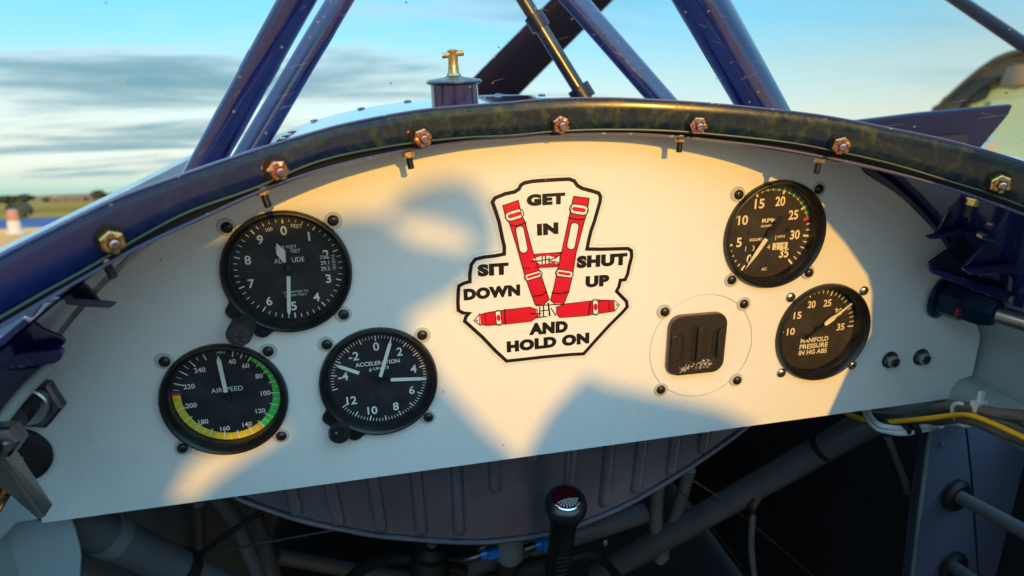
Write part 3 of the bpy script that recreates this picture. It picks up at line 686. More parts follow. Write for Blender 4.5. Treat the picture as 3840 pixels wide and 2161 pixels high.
# manifold pressure
g, z = gauge('map', 'manifold_pressure_gauge', 'manifold pressure gauge with silver screws at the lower right of the panel', 'gauge', dial='dial_brown', washer=False, sm='screw_steel', bz=1.1, rot=-.010)
mp_ = lambda v: 269 + (v - 10) * 7.3
part('tick_marks', join(*[tick(mp_(v), (28.2 if v % 5 == 0 else 29.4) * mm, 33.4 * mm, (.95 if v % 5 == 0 else .62) * mm, z) for v in range(10, 36)]), 'dial_print_cream', g, smooth=None, local=True)
part('numerals', join(*[put_text(str(v), *polar(mp_(v), 22.0 * mm), 5.9 * mm, z, w=6.8 * mm, bold=.022) for v in range(10, 36, 5)]), 'dial_print_cream', g, smooth=None, local=True)
part('lettering', join(put_text('MANIFOLD', 0, -9.4 * mm, 4.1 * mm, z, w=24.5 * mm, bold=.022), put_text('PRESSURE', 0, -14.6 * mm, 4.1 * mm, z, w=25 * mm, bold=.022), put_text('IN HG ABS', 0, -19.8 * mm, 4.1 * mm, z, w=25 * mm, bold=.022)), 'dial_print_cream', g, smooth=None, local=True)
part('pointer', pointer(54, [(6.5 * mm, .8 * mm), (8 * mm, 1.9 * mm), (15 * mm, 2.0 * mm), (17 * mm, 1.1 * mm), (33.4 * mm, .5 * mm), (33.5 * mm, 0)], z + 2.2 * mm), 'dial_print_cream', g, smooth=None, local=True)
part('pointer_hub', join(solid_lathe([(2.0 * mm, 0), (2.0 * mm, 2.8 * mm)], org=(0, 0, z), n=24), pointer(234, [(-7 * mm, .7 * mm), (9 * mm, .7 * mm), (13 * mm, 1.0 * mm)], z + 2.0 * mm)), 'pointer_black', g, smooth=None, local=True)

# ------------------------------------------------------------------ blank cover disc and camera mount
c = thing('cover_plate', 'flush white round cover disc around the black camera mount', 'cover plate', (COV[0], 0, COV[1]), rot=(R(90), 0, 0))
part('disc', solid_lathe([(41.1 * mm, -3 * mm), (41.1 * mm, -.15 * mm), (40.9 * mm, .02 * mm)], n=96), 'panel_white', c, local=True)
part('backing_ring', lathe([(36 * mm, -3.3 * mm), (47 * mm, -3.3 * mm), (47 * mm, -5 * mm), (36 * mm, -5 * mm)], n=64), 'inner_dark', c, local=True)
for sx, sy in ((-1, 1), (1, 1), (1, -1), (-1, -1)): screw(c, sx * Q, sy * Q, z=.05 * mm)
def rrect(cx, cy, w, h, r, n=8):
    pts = []
    for qx, qy, a0 in ((1, 1, 0), (-1, 1, 90), (-1, -1, 180), (1, -1, 270)):
        for i in range(n + 1):
            a = R(a0 + 90 * i / n); pts.append((cx + qx * (w / 2 - r) + r * math.cos(a), cy + qy * (h / 2 - r) + r * math.sin(a)))
    return pts
mt = thing('camera_mount', 'black square stick-on camera mount with brown foam edge', 'camera mount', (COV[0] - 5.6 * mm, 0, COV[1] + 4.0 * mm), rot=(R(90), R(1.0), 0))
lay = lambda w, h, r, z0, z1, cx=0, cy=0: prism([(x, y, z0 * mm) for x, y in rrect(cx * mm, cy * mm, w * mm, h * mm, r * mm)], (0, 0, (z1 - z0) * mm))
part('adhesive_pad', lay(44.6, 47.2, 9, .1, 1.4), 'mount_dark', mt, local=True)
part('foam_layer', lay(45.2, 47.8, 9, 1.4, 3.4), 'mount_foam', mt, local=True)
part('base_plate', lay(44.8, 47.4, 9, 3.4, 5.0), 'mount_black', mt, local=True, bevel=.0005)
rail_l = [(-21.5, 10), (-21.5, -10.5), (-14.6, -10.5), (-14.0, 6.0), (-15.5, 9.0)]
rl = part('clip_rail', prism([(x * mm, y * mm, 5.0 * mm) for x, y in rail_l], (0, 0, 2.2 * mm)), 'mount_black', mt, local=True, bevel=.0005)
part('channel', prism([(x * mm, y * mm, 5.02 * mm) for x, y in [(-14.0, 10.5), (-10.8, 8.5), (-10.5, -8.5), (-12.5, -11.0), (-15.5, -11.0), (-15.5, 10.5)]], (0, 0, .25 * mm)), 'mount_dark', mt, local=True)  # flat dark plate painting the shade of a sunken channel
rr_ = part('clip_rail', prism([(x * mm, y * mm, 5.0 * mm) for x, y in [(20.2, 12.5), (20.2, -9.5), (18.6, -10.5), (14.6, -10.5), (14.6, 9.0), (16.8, 12.5)]], (0, 0, 2.6 * mm)), 'mount_black', mt, local=True, bevel=.0006)
part('channel', prism([(x * mm, y * mm, 5.02 * mm) for x, y in [(18, 12.9), (14.5, 11.5), (11.5, 9.0), (11.5, -8.0), (13.5, -10.8), (16, -10.8), (16, 9)]], (0, 0, .25 * mm)), 'mount_dark', mt, local=True)  # right channel's shade, also put in as a dark plate
part('centre_ridge', box((0.2 * mm, 1.5 * mm, 6.3 * mm), (3.8 * mm, 26.5 * mm, 2.6 * mm)), 'mount_black', mt, smooth=None, local=True, bevel=.0004)
part('ridge_slot', box((-3.2 * mm, 1.5 * mm, 5.1 * mm), (3.6 * mm, 28 * mm, .3 * mm)), 'mount_dark', mt, smooth=None, local=True)  # slot's shade put in as a dark strip
def dashes(x, y0, y1, w, n, seed):
    rng = random.Random(seed); gs = []
    for i in range(n):
        y = y0 + (y1 - y0) * i / n
        if rng.random() < .85: gs.append(box((x * mm + rng.uniform(-.1, .1) * mm, y * mm, 5.05 * mm), (w * rng.uniform(.5, 1) * mm, (y1 - y0) / n * rng.uniform(.4, .75) * mm, .3 * mm)))
    return gs
part('embossing', join(*dashes(-5.6, -12, 12, 1.0, 26, 1), *dashes(5.0, -11, 13, 1.0, 26, 2), *dashes(7.6, -11, 14, 1.0, 26, 3), *dashes(-8.8, -4, 3, .9, 7, 4)), 'mount_black', mt, smooth=None, local=True)
V, F = [], []; rng = random.Random(11)
for _ in range(230):
    x = rng.gauss(-8.5, 3.0) if rng.random() < .45 else rng.gauss(7.0, 3.6)
    y = -17.0 + rng.gauss(0, 1.5) + .06 * x + (1.0 if x > 4 else -.5)
    if not -14 < x < 14: continue
    n_ = rng.randint(4, 6); s = .18 + .8 * rng.random() ** 2.2; a0 = rng.random() * 6; kk = len(V)
    V += [((x + s * math.cos(a0 + 6.283 * i / n_) * rng.uniform(.6, 1.3)) * mm, (y + s * .7 * math.sin(a0 + 6.283 * i / n_)) * mm, (5.06 + rng.uniform(0, .25)) * mm) for i in range(n_)]; F.append(tuple(range(kk, kk + n_)))
part('worn_foil', (V, F), 'flake_silver', mt, smooth=None, local=True, kind='stuff')

# ------------------------------------------------------------------ sticker
st = thing('sticker', 'white die-cut sticker with red harness drawing and black slogan', 'sticker', (0.03, 0, 0.12))
cs = crop(1680, 640, 1411 / 720)
B = [(560, 90), (620, 78), (700, 72), (800, 66), (890, 62), (925, 75), (950, 110), (985, 130), (1060, 150), (1105, 165), (1120, 190), (1115, 230), (1095, 300), (1075, 370), (1050, 440), (1035, 500), (1020, 575), (1120, 577), (1230, 574), (1320, 572), (1345, 587), (1348, 630), (1330, 700), (1318, 760), (1300, 800), (1265, 805), (1255, 850), (1237, 885), (1270, 920), (1310, 960), (1315, 1000), (1280, 1040), (1180, 1140), (1080, 1250), (995, 1345), (900, 1350), (700, 1368), (550, 1385), (430, 1398), (350, 1325), (250, 1220), (150, 1130), (122, 1105), (132, 1070), (155, 1048), (110, 1045), (75, 1025), (72, 960), (75, 880), (80, 845), (120, 825), (160, 815), (160, 760), (170, 690), (200, 650), (260, 635), (350, 625), (412, 612), (413, 560), (395, 480), (375, 380), (350, 300), (325, 230), (345, 200), (420, 170), (490, 155), (520, 135), (535, 105)]
def xz(pts): return [(p.x, p.z) for p in (cs(*q) for q in pts)]
def offset(loop, d):
    n = len(loop); out = []
    for i in range(n):
        a, b, c_ = Vector(loop[i - 1]), Vector(loop[i]), Vector(loop[(i + 1) % n])
        t1 = (b - a).normalized(); t2 = (c_ - b).normalized(); n1 = Vector((-t1.y, t1.x)); n2 = Vector((-t2.y, t2.x))
        m_ = (n1 + n2); m_ = m_.normalized() if m_.length > 1e-6 else n1
        out.append(b + m_ * d / max(.55, m_.dot(n1)))
    return out
BL = xz(B)
area = sum(BL[i - 1][0] * BL[i][1] - BL[i][0] * BL[i - 1][1] for i in range(len(BL)))
sg = 1 if area < 0 else -1                                   # outward
def ring_geo(loop, d0, d1, y):
    a = offset(loop, d0); b = offset(loop, d1); n = len(loop)
    rng = random.Random(2)
    return [Vector((p[0], y, p[1])) for p in a] + [Vector((p[0], y, p[1])) for p in b], [(i, (i + 1) % n, (i + 1) % n + n, i + n) for i in range(n)]
def spoly(pts2, y): return [Vector((p[0], y, p[1])) for p in pts2], [tuple(range(len(pts2)))]
def fillpoly(loop, y): 
    V, F = holed(loop, [], lambda x, z_, d: Vector((x, d, z_)), 0.0001)
    return [Vector((p.x, y if p.y < 5e-5 else y + .00012, p.z)) for p in V], F
part('clear_margin', fillpoly([tuple(p) for p in offset(BL, sg * 3.6 * mm)], -.00022), 'sticker_clear', st, smooth=None)
part('white_backing', fillpoly([tuple(p) for p in offset(BL, sg * 1.6 * mm)], -.00040), 'sticker_white', st, smooth=None)
part('black_border', ring_geo(BL, sg * 1.25 * mm, -sg * 1.25 * mm, -.00055), 'sticker_black', st, smooth=None)
def band_text(s, xl, yl, xr, yr, h, bold=.078):
    a, b = cs(xl, yl), cs(xr, yr); mid_b = (a + b) / 2
    ang = math.atan2(b.z - a.z, b.x - a.x); w = math.hypot(b.x - a.x, b.z - a.z)
    t = cs((xl + xr) / 2 - .06 * h, (yl + yr) / 2 - h); hh = (Vector((t.x, t.z)) - Vector((mid_b.x, mid_b.z))).length
    V, F = put_text(s, (mid_b.x + t.x) / 2, (mid_b.z + t.z) / 2, hh, 0, w=w, bold=bold, rot=ang, space=1.12)
    return [Vector((p[0], -.00057, p[1])) for p in V], F
for wd in (('GET', 580, 262, 862, 245, 86), ('IN', 656, 478, 812, 464, 86), ('SIT', 220, 780, 447, 762, 90), ('DOWN', 118, 955, 532, 918, 86),
           ('SHUT', 948, 718, 1318, 692, 90), ('UP', 1012, 860, 1186, 846, 84), ('AND', 598, 1208, 882, 1186, 86), ('HOLD ON', 436, 1336, 1040, 1268, 82)):
    part('slogan_word', band_text(*wd), 'sticker_black', st, smooth=None)
def straps(name, pts, y=-.00058): return part(name, fillpoly(xz(pts), y), 'sticker_red', st, smooth=None)
def ink(pts, w, y=-.00085, closed=False):
    pp = [Vector((p.x, p.z)) for p in (cs(*q) for q in pts)]; gs = []
    if closed: pp.append(pp[0])
    for a, b in zip(pp, pp[1:]):
        t = (b - a).normalized(); nn = Vector((-t.y, t.x)) * w / 2 * mm; e = t * w / 2 * mm
        gs.append(([Vector((q.x, y, q.y)) for q in (a - e + nn, a - e - nn, b + e - nn, b + e + nn)], [(0, 1, 2, 3)]))
    return join(*gs)
LS = [(402, 255), (515, 217), (540, 330), (565, 375), (620, 590), (665, 720), (690, 790), (742, 945), (700, 985), (640, 985), (605, 890), (560, 760), (505, 560), (450, 385), (425, 350)]
RS = [(922, 187), (1035, 202), (1022, 300), (1000, 370), (940, 600), (915, 760), (885, 890), (850, 975), (790, 985), (752, 950), (778, 850), (800, 740), (835, 590), (880, 380), (897, 300)]
straps('harness_strap', LS); straps('harness_strap', RS)
straps('harness_strap', [(630, 612), (840, 595), (935, 590), (930, 690), (800, 705), (560, 715), (545, 640)], -.00062)
straps('harness_strap', [(228, 1055), (300, 1035), (420, 1020), (600, 1000), (655, 1020), (660, 1070), (610, 1105), (430, 1125), (300, 1140), (232, 1132)], -.00066)
straps('harness_strap', [(795, 1000), (850, 978), (1050, 955), (1110, 945), (1215, 950), (1222, 1030), (1110, 1050), (1000, 1065), (820, 1078), (797, 1050)], -.00066)
def wpoly(pts, y=-.00078, m='sticker_white', name='buckle'): return part(name, fillpoly(xz(pts), y), m, st, smooth=None)
rr2 = lambda cx, cy, w, h, a, n=6: [(cx + math.cos(a) * x - math.sin(a) * y, cy + math.sin(a) * x + math.cos(a) * y) for x, y in rrect(0, 0, w, h, min(w, h) * .48, n)]
wpoly(rr2(540, 505, 62, 200, R(-11)), name='strap_window'); wpoly(rr2(915, 480, 60, 200, R(11)), name='strap_window')
def buckle(cx, cy, w, h, a):
    wpoly(rr2(cx, cy, w, h, a, 3)); wpoly(rr2(cx, cy, w * .74, h * .42, a, 2), y=-.00082, m='sticker_red', name='buckle_opening')
buckle(487, 325, 138, 70, R(-17)); buckle(960, 285, 138, 72, R(8)); buckle(625, 770, 135, 46, R(-17)); buckle(853, 755, 130, 50, R(8))
buckle(370, 1080, 40, 112, R(-6)); buckle(1082, 1000, 40, 118, R(-2))
wpoly([(620, 650), (680, 628), (740, 625), (790, 640), (815, 610), (815, 690), (770, 670), (740, 680), (680, 688), (650, 670)])
wpoly([(650, 990), (735, 975), (850, 975), (770, 1010), (790, 1060), (745, 1045), (720, 1070), (670, 1078), (650, 1040)])
wpoly([(190, 1100), (232, 1050), (240, 1135)]); wpoly([(1258, 985), (1215, 950), (1220, 1028)])
part('ink_lines', join(ink(LS, .55, closed=True), ink(RS, .55, closed=True), ink([(228, 1055), (420, 1020), (600, 1000), (655, 1020), (660, 1070), (610, 1105), (430, 1125), (232, 1132)], .5, closed=True),
     ink([(795, 1000), (850, 978), (1050, 955), (1215, 950), (1222, 1030), (1000, 1065), (820, 1078), (797, 1050)], .5, closed=True),
     ink(rr2(540, 505, 62, 200, R(-11)), .6, closed=True), ink(rr2(915, 480, 60, 200, R(11)), .6, closed=True),
     *[ink(rr2(*q, 3), .6, closed=True) for q in ((487, 325, 138, 70, R(-17)), (960, 285, 138, 72, R(8)), (625, 770, 135, 46, R(-17)), (853, 755, 130, 50, R(8)), (370, 1080, 40, 112, R(-6)), (1082, 1000, 40, 118, R(-2)))],
     ink([(610, 665), (690, 660)], .8), ink([(690, 630), (690, 690)], .8), ink([(715, 628), (715, 685)], .9), ink([(740, 640), (740, 680)], .9), ink([(690, 655), (740, 652)], .7), ink([(745, 655), (790, 640), (835, 598)], .8), ink([(750, 665), (800, 670), (815, 690)], .8),
     ink([(605, 1050), (680, 1048)], .8), ink([(672, 1000), (672, 1070)], .9), ink([(700, 995), (700, 1065)], .9), ink([(735, 975), (745, 1060)], 1.2), ink([(672, 1030), (735, 1022)], .8), ink([(650, 990), (735, 985), (850, 978)], .8), ink([(755, 1010), (790, 1060)], .8), ink([(650, 1078), (720, 1070)], .8),
     ink([(458, 400), (510, 405), (570, 380)], .8), ink([(885, 345), (950, 360), (1000, 355)], .8), ink([(630, 920), (680, 915), (722, 890)], .9), ink([(765, 895), (810, 902), (885, 890)], .9),
     ink([(550, 715), (600, 716)], .5), ink([(640, 612), (840, 598)], .6), ink([(640, 712), (800, 704)], .6), ink([(190, 1100), (232, 1050)], .6), ink([(190, 1100), (238, 1135)], .6), ink([(1258, 985), (1215, 950)], .6), ink([(1258, 985), (1222, 1030)], .6), ink([(208, 1098), (214, 1098)], 1.0), ink([(1236, 986), (1241, 986)], 1.0),
     ink([(415, 1020), (420, 1125)], .9), ink([(1045, 960), (1030, 1060)], .9), ink([(270, 1045), (280, 1138)], .5), ink([(1180, 955), (1185, 1038)], .5)), 'sticker_black', st, smooth=None)

# ------------------------------------------------------------------ headset jacks
for i, (x, y) in enumerate(((2238, 905), (2316, 898))):
    p = P(x, y, 0); j = thing('headset_jack', ['steel jack socket nearer the manifold pressure gauge', 'steel jack socket nearer the right edge of the panel'][i], 'jack socket', p, 'two jack sockets at the lower right', rot=(R(90), 0, 0))
    part('washer', lathe([(3 * mm, .1 * mm), (7.3 * mm, .1 * mm), (7.2 * mm, .7 * mm), (3 * mm, .8 * mm)], n=32), 'steel_dark', j, local=True)
    part('hex_nut', lathe([(3 * mm, .7 * mm), (6.6 * mm, .7 * mm), (6.6 * mm, 2.6 * mm), (5.8 * mm, 3.2 * mm), (3 * mm, 3.2 * mm)], n=6, phase=.3 + i), 'steel_dark', j, smooth=25, local=True)
    part('barrel', lathe([(3.1 * mm, -9 * mm), (3.1 * mm, 6 * mm), (3.3 * mm, 6.6 * mm), (4.6 * mm, 6.3 * mm), (4.9 * mm, 2.9 * mm)], n=28), 'steel', j, local=True)
    part('bore', lathe([(3.2 * mm, 5 * mm), (3.1 * mm, -8 * mm), (1e-6, -8 * mm)], n=20), 'mount_dark', j, local=True)

# ------------------------------------------------------------------ coaming: band, gap strip, edge, nuts
TOP = [(-160, 735), (0, 644.5), (139, 573.5), (278, 505.7), (372, 469.6), (604, 389.8), (737, 348.2), (870, 311.3), (1037, 279.7), (1170, 266.3), (1275, 258.5), (1374, 249.2), (1541, 247.2), (1707, 254.9), (1874, 268.3), (2072, 291.5), (2238, 323), (2405, 358.2), (2576, 408), (2700, 452)]
LOW = [(-160, 890), (0, 799.6), (111, 736), (222, 675), (333, 608.5), (470, 536), (637, 476), (804, 406.5), (1004, 366), (1170, 348), (1280, 343), (1407, 331.5), (1541, 328), (1707, 332.5), (1945, 355.5), (2072, 376.5), (2238, 413), (2405, 463), (2471, 483), (2576, 522), (2700, 575)]
def resample(pts, n):
    pts = smooth_path([Vector((a, b, 0)) for a, b in pts], 10); L_ = [0]
    for a, b in zip(pts, pts[1:]): L_.append(L_[-1] + (b - a).length)
    out = []; j = 0
    for i in range(n):
        s = L_[-1] * i / (n - 1)
        while j < len(L_) - 2 and L_[j + 1] < s: j += 1
        t = (s - L_[j]) / max(1e-9, L_[j + 1] - L_[j]); p = pts[j].lerp(pts[j + 1], t); out.append((p.x, p.y))
    return out
NB = 120
tp = [PB(x, y) for x, y in resample(TOP, NB)]; lw = [PB(x, y) for x, y in resample(LOW, NB)]
def nrm(x): v = Vector((3 * (x - .04), 1, 0)); return -v.normalized()        # towards the viewer
def sweep(secs):
    n = len(secs[0]); V = [p for s in secs for p in s]; F = []
    for j in range(len(secs) - 1):
        for i in range(n): F.append((j * n + i, j * n + (i + 1) % n, (j + 1) * n + (i + 1) % n, (j + 1) * n + i))
    F += [tuple(range(n)), tuple((len(secs) - 1) * n + i for i in reversed(range(n)))]
    return V, F
secs = []
for a, b in zip(tp, lw):
    n_ = nrm((a.x + b.x) / 2); u = (a - b); h = u.length; u.normalize(); th = 2.6 * mm
    prof = [(0, 0), (.02, .75), (.06, 1.0), (.35, 1.12), (.65, 1.12), (.93, 1.0), (.98, .75), (1.0, 0)]
    secs.append([b + u * h * s + n_ * th * (q - 1.0) for s, q in prof] + [a - n_ * th * 1.6, b - n_ * th * 1.6])
co = thing('windscreen_band', 'dark blue arched band with copper nuts above the instrument panel', 'coaming', (0.04, -.01, .24))
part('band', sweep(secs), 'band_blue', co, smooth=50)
part('lower_highlight', tube([p + nrm(p.x) * 1.4 * mm + Vector((0, 0, .5 * mm)) for p in lw], .0007, 8, 1), 'highlight_gold', co)  # thin tube painting the light caught by the band's lower edge
part('upper_bead', tube([p + nrm(p.x) * 1.0 * mm for p in tp], .0006, 8, 1), 'edge_purple', co)
# black strip painting the gap's shade, and the purple-blue edge of the skin just behind and below the band
EDGE = [(-160, 915), (0, 822), (200, 706), (350, 622), (520, 543), (670, 476), (837, 420), (1004, 383), (1170, 358), (1280, 349), (1407, 340), (1541, 338), (1674, 343), (1905, 368), (2072, 396.5), (2238, 433), (2405, 480), (2576, 541), (2700, 592)]
eg = [PB(x, y, .0145) for x, y in resample(EDGE, NB)]
secs = [[b + Vector((0, 0, 6 * mm)) + nrm(b.x) * -1.5 * mm, b - nrm(b.x) * 3 * mm, e + Vector((0, 0, 1.2 * mm)) - nrm(e.x) * 3 * mm, e + Vector((0, 0, 1.2 * mm)) - nrm(e.x) * 1 * mm] for b, e in zip(lw, eg)]
part('gap_shade', sweep(secs), 'gap_washer_black', co, smooth=50)
secs = [[e + Vector((0, 0, 1.1 * mm)) + nrm(e.x) * .6 * mm, e + nrm(e.x) * 1.0 * mm, e + Vector((0, 0, -1.0 * mm)) - nrm(e.x) * .4 * mm, e + Vector((0, 0, -.6 * mm)) - nrm(e.x) * 9 * mm, e + Vector((0, 0, 1.1 * mm)) - nrm(e.x) * 9 * mm] for e in eg]
part('skin_edge', sweep(secs), 'edge_purple', co, smooth=50)
NUTS = [(275, 601), (693, 424), (1056, 343), (1405, 310), (1752, 312), (2111, 362), (2510, 457)]
def nut_geo(parent, p, d, m, k=1.0, phase=0.0):
    u, w, dd = frame(d)
    n1 = part('nut', lathe([(3.0 * mm * k, 1.0 * mm), (5.4 * mm * k, 1.0 * mm), (5.6 * mm * k, 2.0 * mm), (5.3 * mm * k, 5.2 * mm), (4.6 * mm * k, 6.0 * mm), (2.6 * mm * k, 6.2 * mm)], org=p, axis=d, n=6, phase=phase), m, parent, smooth=20)
    part('washer', lathe([(2 * mm, 0), (6.4 * mm * k, 0), (6.5 * mm * k, .5 * mm), (6.2 * mm * k, 1.0 * mm), (2 * mm, 1.0 * mm)], org=p, axis=d, n=28), 'gap_washer_black', n1)
    cst = []
    for i in range(6):
        a = phase + math.pi / 3 * i; c_ = Vector(p) + dd * 7.0 * mm + (u * math.cos(a) + w * math.sin(a)) * 3.5 * mm * k
        cst.append(box(c_, (1.7 * mm * k, 2.0 * mm * k, 2.2 * mm), Matrix((u * math.cos(a) + w * math.sin(a), -u * math.sin(a) + w * math.cos(a), dd)).transposed()))
    part('castellation', join(*cst), m, n1, smooth=None)
    part('lock_paint', lathe([(3.0 * mm * k, 6.3 * mm), (2.9 * mm * k, 7.3 * mm), (1.8 * mm * k, 7.5 * mm)], org=p, axis=d, n=20), 'lock_red', n1)
    part('stud', solid_lathe([(2.1 * mm * k, 5 * mm), (2.1 * mm * k, 9.2 * mm), (1.5 * mm * k, 9.9 * mm)], org=p, axis=d, n=20), 'stud_steel', n1)
for i, (x, y) in enumerate(NUTS):
    p = PB(x, y); d = nrm(p.x); d = Vector((d.x * .8, d.y, -.12)).normalized()
    q = PB(x - 4, y - 6) if i < 2 else p
    nut_geo(co, p + nrm(p.x) * .3 * mm, d, 'gold_nut' if i in (0, 6) else 'copper_nut', 1.03, phase=.4 + i * .7)
STUDS = [(250, 655), (655, 478), (1026, 384), (1718, 345), (2072, 399), (2462, 508)]
def stud_geo(parent, p, d, m, length):
    n1 = part('lower_nut', lathe([(1 * mm, 0), (5.2 * mm, 0), (5.3 * mm, 1.0 * mm), (3.8 * mm, 1.2 * mm), (3.8 * mm, 4.2 * mm), (3.0 * mm, 4.8 * mm), (1 * mm, 4.8 * mm)], org=p, axis=d, n=6, phase=.5), m, parent, smooth=25)
    pr = [(2.0 * mm, 3 * mm)]; h = 4.8
    while h < length: pr += [(2.15 * mm, h * mm), (1.65 * mm, (h + .45) * mm)]; h += .9
    part('threaded_end', solid_lathe(pr + [(1.5 * mm, length * mm)], org=p, axis=d, n=16), 'steel_dark', n1, smooth=None)
for i, (x, y) in enumerate(STUDS):
    p = PB(x, y - 2, .0125); dx = p.x - .04
    stud_geo(co, p + Vector((0, .0035, .001)), Vector((-dx * .9 + .03, 0.02, -1)).normalized(), 'gold_nut', 11.5)

# skin forward of the band: glossy deck with a row of screws, filler neck
def deck_z(dx, y):
    t = max(0, min(1, (y + .01) / .31)); top = .2545 - .006 * t
    return top - (.62 * (1 - t) + .42 * t) * dx * dx - 5.5 * abs(dx) ** 4
V, F = [], []; nx, ny = 60, 14
for j in range(ny + 1):
    for i in range(nx + 1):
        dx = -.36 + .72 * i / nx; y0 = parab(dx + .04) - .002; y = y0 + (.30 - y0) * j / ny
        V.append(Vector((.04 + dx, y, deck_z(dx, y))))
for j in range(ny):
    for i in range(nx): F.append((j * (nx + 1) + i, j * (nx + 1) + i + 1, (j + 1) * (nx + 1) + i + 1, (j + 1) * (nx + 1) + i))
n0 = len(V); V += [p - Vector((0, 0, .0015)) for p in V]; F += [tuple(reversed([q + n0 for q in f])) for f in F]
dk = thing('forward_deck', 'glossy blue curved deck skin ahead of the windscreen', 'fuselage skin', (.04, .15, .24))
part('skin', (V, F), 'deck_blue', dk, smooth=60)
V2, F2 = [], []
for j in range(9):
    for i in range(nx + 1):
        dx = -.36 + .72 * i / nx; y = .296 + .9 * j / 8; V2.append(Vector((.04 + dx, y, deck_z(dx, .3) - .0035 - .10 * (j / 8) ** 1.3)))
for j in range(8):
    for i in range(nx): F2.append((j * (nx + 1) + i, j * (nx + 1) + i + 1, (j + 1) * (nx + 1) + i + 1, (j + 1) * (nx + 1) + i))
part('front_cowl', (V2, F2), 'deck_blue', dk, smooth=60)
for k in range(12):
    dx = -.27 + k * .047; p = Vector((.04 + dx, .289, deck_z(dx, .289)))
    part('deck_screw', solid_lathe([(4.2 * mm, 0), (3.8 * mm, 1.0 * mm), (2.2 * mm, 1.8 * mm)], org=p, axis=(dx * .7, 0, 1), n=14), 'blue_paint', dk)
for k, (x, y) in enumerate(((672, 352), (688, 338), (705, 325), (718, 316), (733, 310))):
    p = P(x, y, .10 + .03 * k); p.z = deck_z(p.x - .04, p.y)
    part('deck_screw', solid_lathe([(4.6 * mm, 0), (4.2 * mm, .8 * mm), (2.5 * mm, 1.4 * mm)], org=p, axis=(-.1, 0, 1), n=14), 'blue_dark', dk)
fb = P(1145, 262, .13); fb.z = deck_z(fb.x - .04, .13) - .004
fc = thing('filler_cap', 'blue fuel filler cap with brass post on the deck', 'filler cap', fb)
part('neck', solid_lathe([(19.0 * mm, 0), (18.7 * mm, .016), (18.5 * mm, .019)], org=fb, n=48), 'blue_paint', fc)
part('lid', solid_lathe([(18.8 * mm, .0185), (22.0 * mm, .0200), (22.2 * mm, .0212), (20.5 * mm, .0226), (8 * mm, .0245), (4 * mm, .0262)], org=fb, n=48), 'steel_dark', fc)
part('post', solid_lathe([(6 * mm, .0255), (4.6 * mm, .028), (4.0 * mm, .034), (4.0 * mm, .042), (4.3 * mm, .0445), (2.5 * mm, .0455)], org=fb, n=24), 'brass', fc)
part('cross_pin', tube([fb + Vector((-.0085, 0, .0405)), fb + Vector((.0085, -.002, .0425))], .0022, 12), 'brass', fc)

# ------------------------------------------------------------------ windscreen: curved acrylic rising from the band
V, F = [], []; nu, nv = 80, 24
gp = [tp[min(NB - 1, round(i * (NB - 1) / nu))] for i in range(nu + 1)]
for j in range(nv + 1):
    t = j / nv
    for i in range(nu + 1):
        p = gp[i]; dx = p.x - .04
        V.append(Vector((.04 + dx * (1 - .16 * t * t), p.y - .0045 * 0 + .001 - .17 * t - .03 * t * t, p.z - .004 + .33 * t)))
for j in range(nv):
    for i in range(nu): F.append((j * (nu + 1) + i, j * (nu + 1) + i + 1, (j + 1) * (nu + 1) + i + 1, (j + 1) * (nu + 1) + i))
ws = thing('windscreen', 'clear scratched acrylic windscreen rising from the blue band', 'windscreen', (0.04, -.01, .25))
gl = part('pane', (V, F), 'acrylic', ws, smooth=60)
uv = gl.data.uv_layers.new(name='UV'); off = WO[ws.name]
for lp in gl.data.loops:
    co_ = gl.data.vertices[lp.vertex_index].co + off; uv.data[lp.index].uv = (co_.x * 1.0 + .5, (co_.z - .2) * 1.1)

# ------------------------------------------------------------------ struts, rods, propeller beyond the windscreen
def strut(name, label, cat, a, b, w, th, m, side=None, group=None, collars=(), ext=0.5):
    a, b = Vector(a), Vector(b); d = b - a; e = b + d * ext; s = a - d.normalized() * .03
    root = thing(name, label, cat, s, group)
    n = 28; u = Vector(side if side else (1, 0, 0)); u = (u - d.normalized() * u.dot(d.normalized())).normalized(); v_ = d.normalized().cross(u)
    prof = []
    for i in range(n):
        t = 2 * math.pi * i / n; c_, s_ = math.cos(t), math.sin(t)
        prof.append(u * (w / 2) * (abs(c_) ** .9) * (1 if c_ > 0 else -1) + v_ * (th / 2) * s_ * (1 - .15 * c_))
    part('tube', sweep([[s + q for q in prof], [a.lerp(e, .5) + q for q in prof], [e + q for q in prof]]), m, root, smooth=50)
    for t, k in collars:
        p = a.lerp(b, t); part('collar', sweep([[p - d.normalized() * .007 + q * k for q in prof], [p + d.normalized() * .007 + q * k for q in prof]]), 'blue_dark' if m == 'rod_dark' else m, root, smooth=50)
    return root
strut('cabane_strut', 'thick blue strut leaning right at the left, nearest the windscreen', 'strut', P(516, 420, .07), P(748, 0, .05), .0205, .024, 'strut_blue', side=(1, -.25, 0), collars=((.62, 1.03),))
strut('cabane_strut', 'thinner blue strut just right of the thick left strut', 'strut', P(640, 367, .16), P(857, 0, .20), .0195, .021, 'strut_blue', side=(1, -.35, 0))
strut('cabane_strut', 'widest blue strut leaning left, on the right of the deck', 'strut', P(1930, 285, .12), P(1768, 0, .10), .046, .030, 'strut_blue', side=(1, .5, 0))
strut('brace_strut', 'slim blue diagonal strut between the brass rod and the widest strut', 'strut', P(1668, 255, .26), P(1445, 0, .30), .026, .016, 'strut_blue')
strut('brace_rod', 'thin brass-edged rod with collars in front of the dark blade', 'rod', P(1468, 242, .20), P(1318, 0, .22), .0125, .0125, 'rod_dark', collars=((.03, 1.7), (.78, 1.45)))
strut('flying_strut', 'dark thin strut crossing the top right picture corner', 'strut', P(2590, 122, .45), P(2392, -12, .60), .014, .020, 'blue_dark')
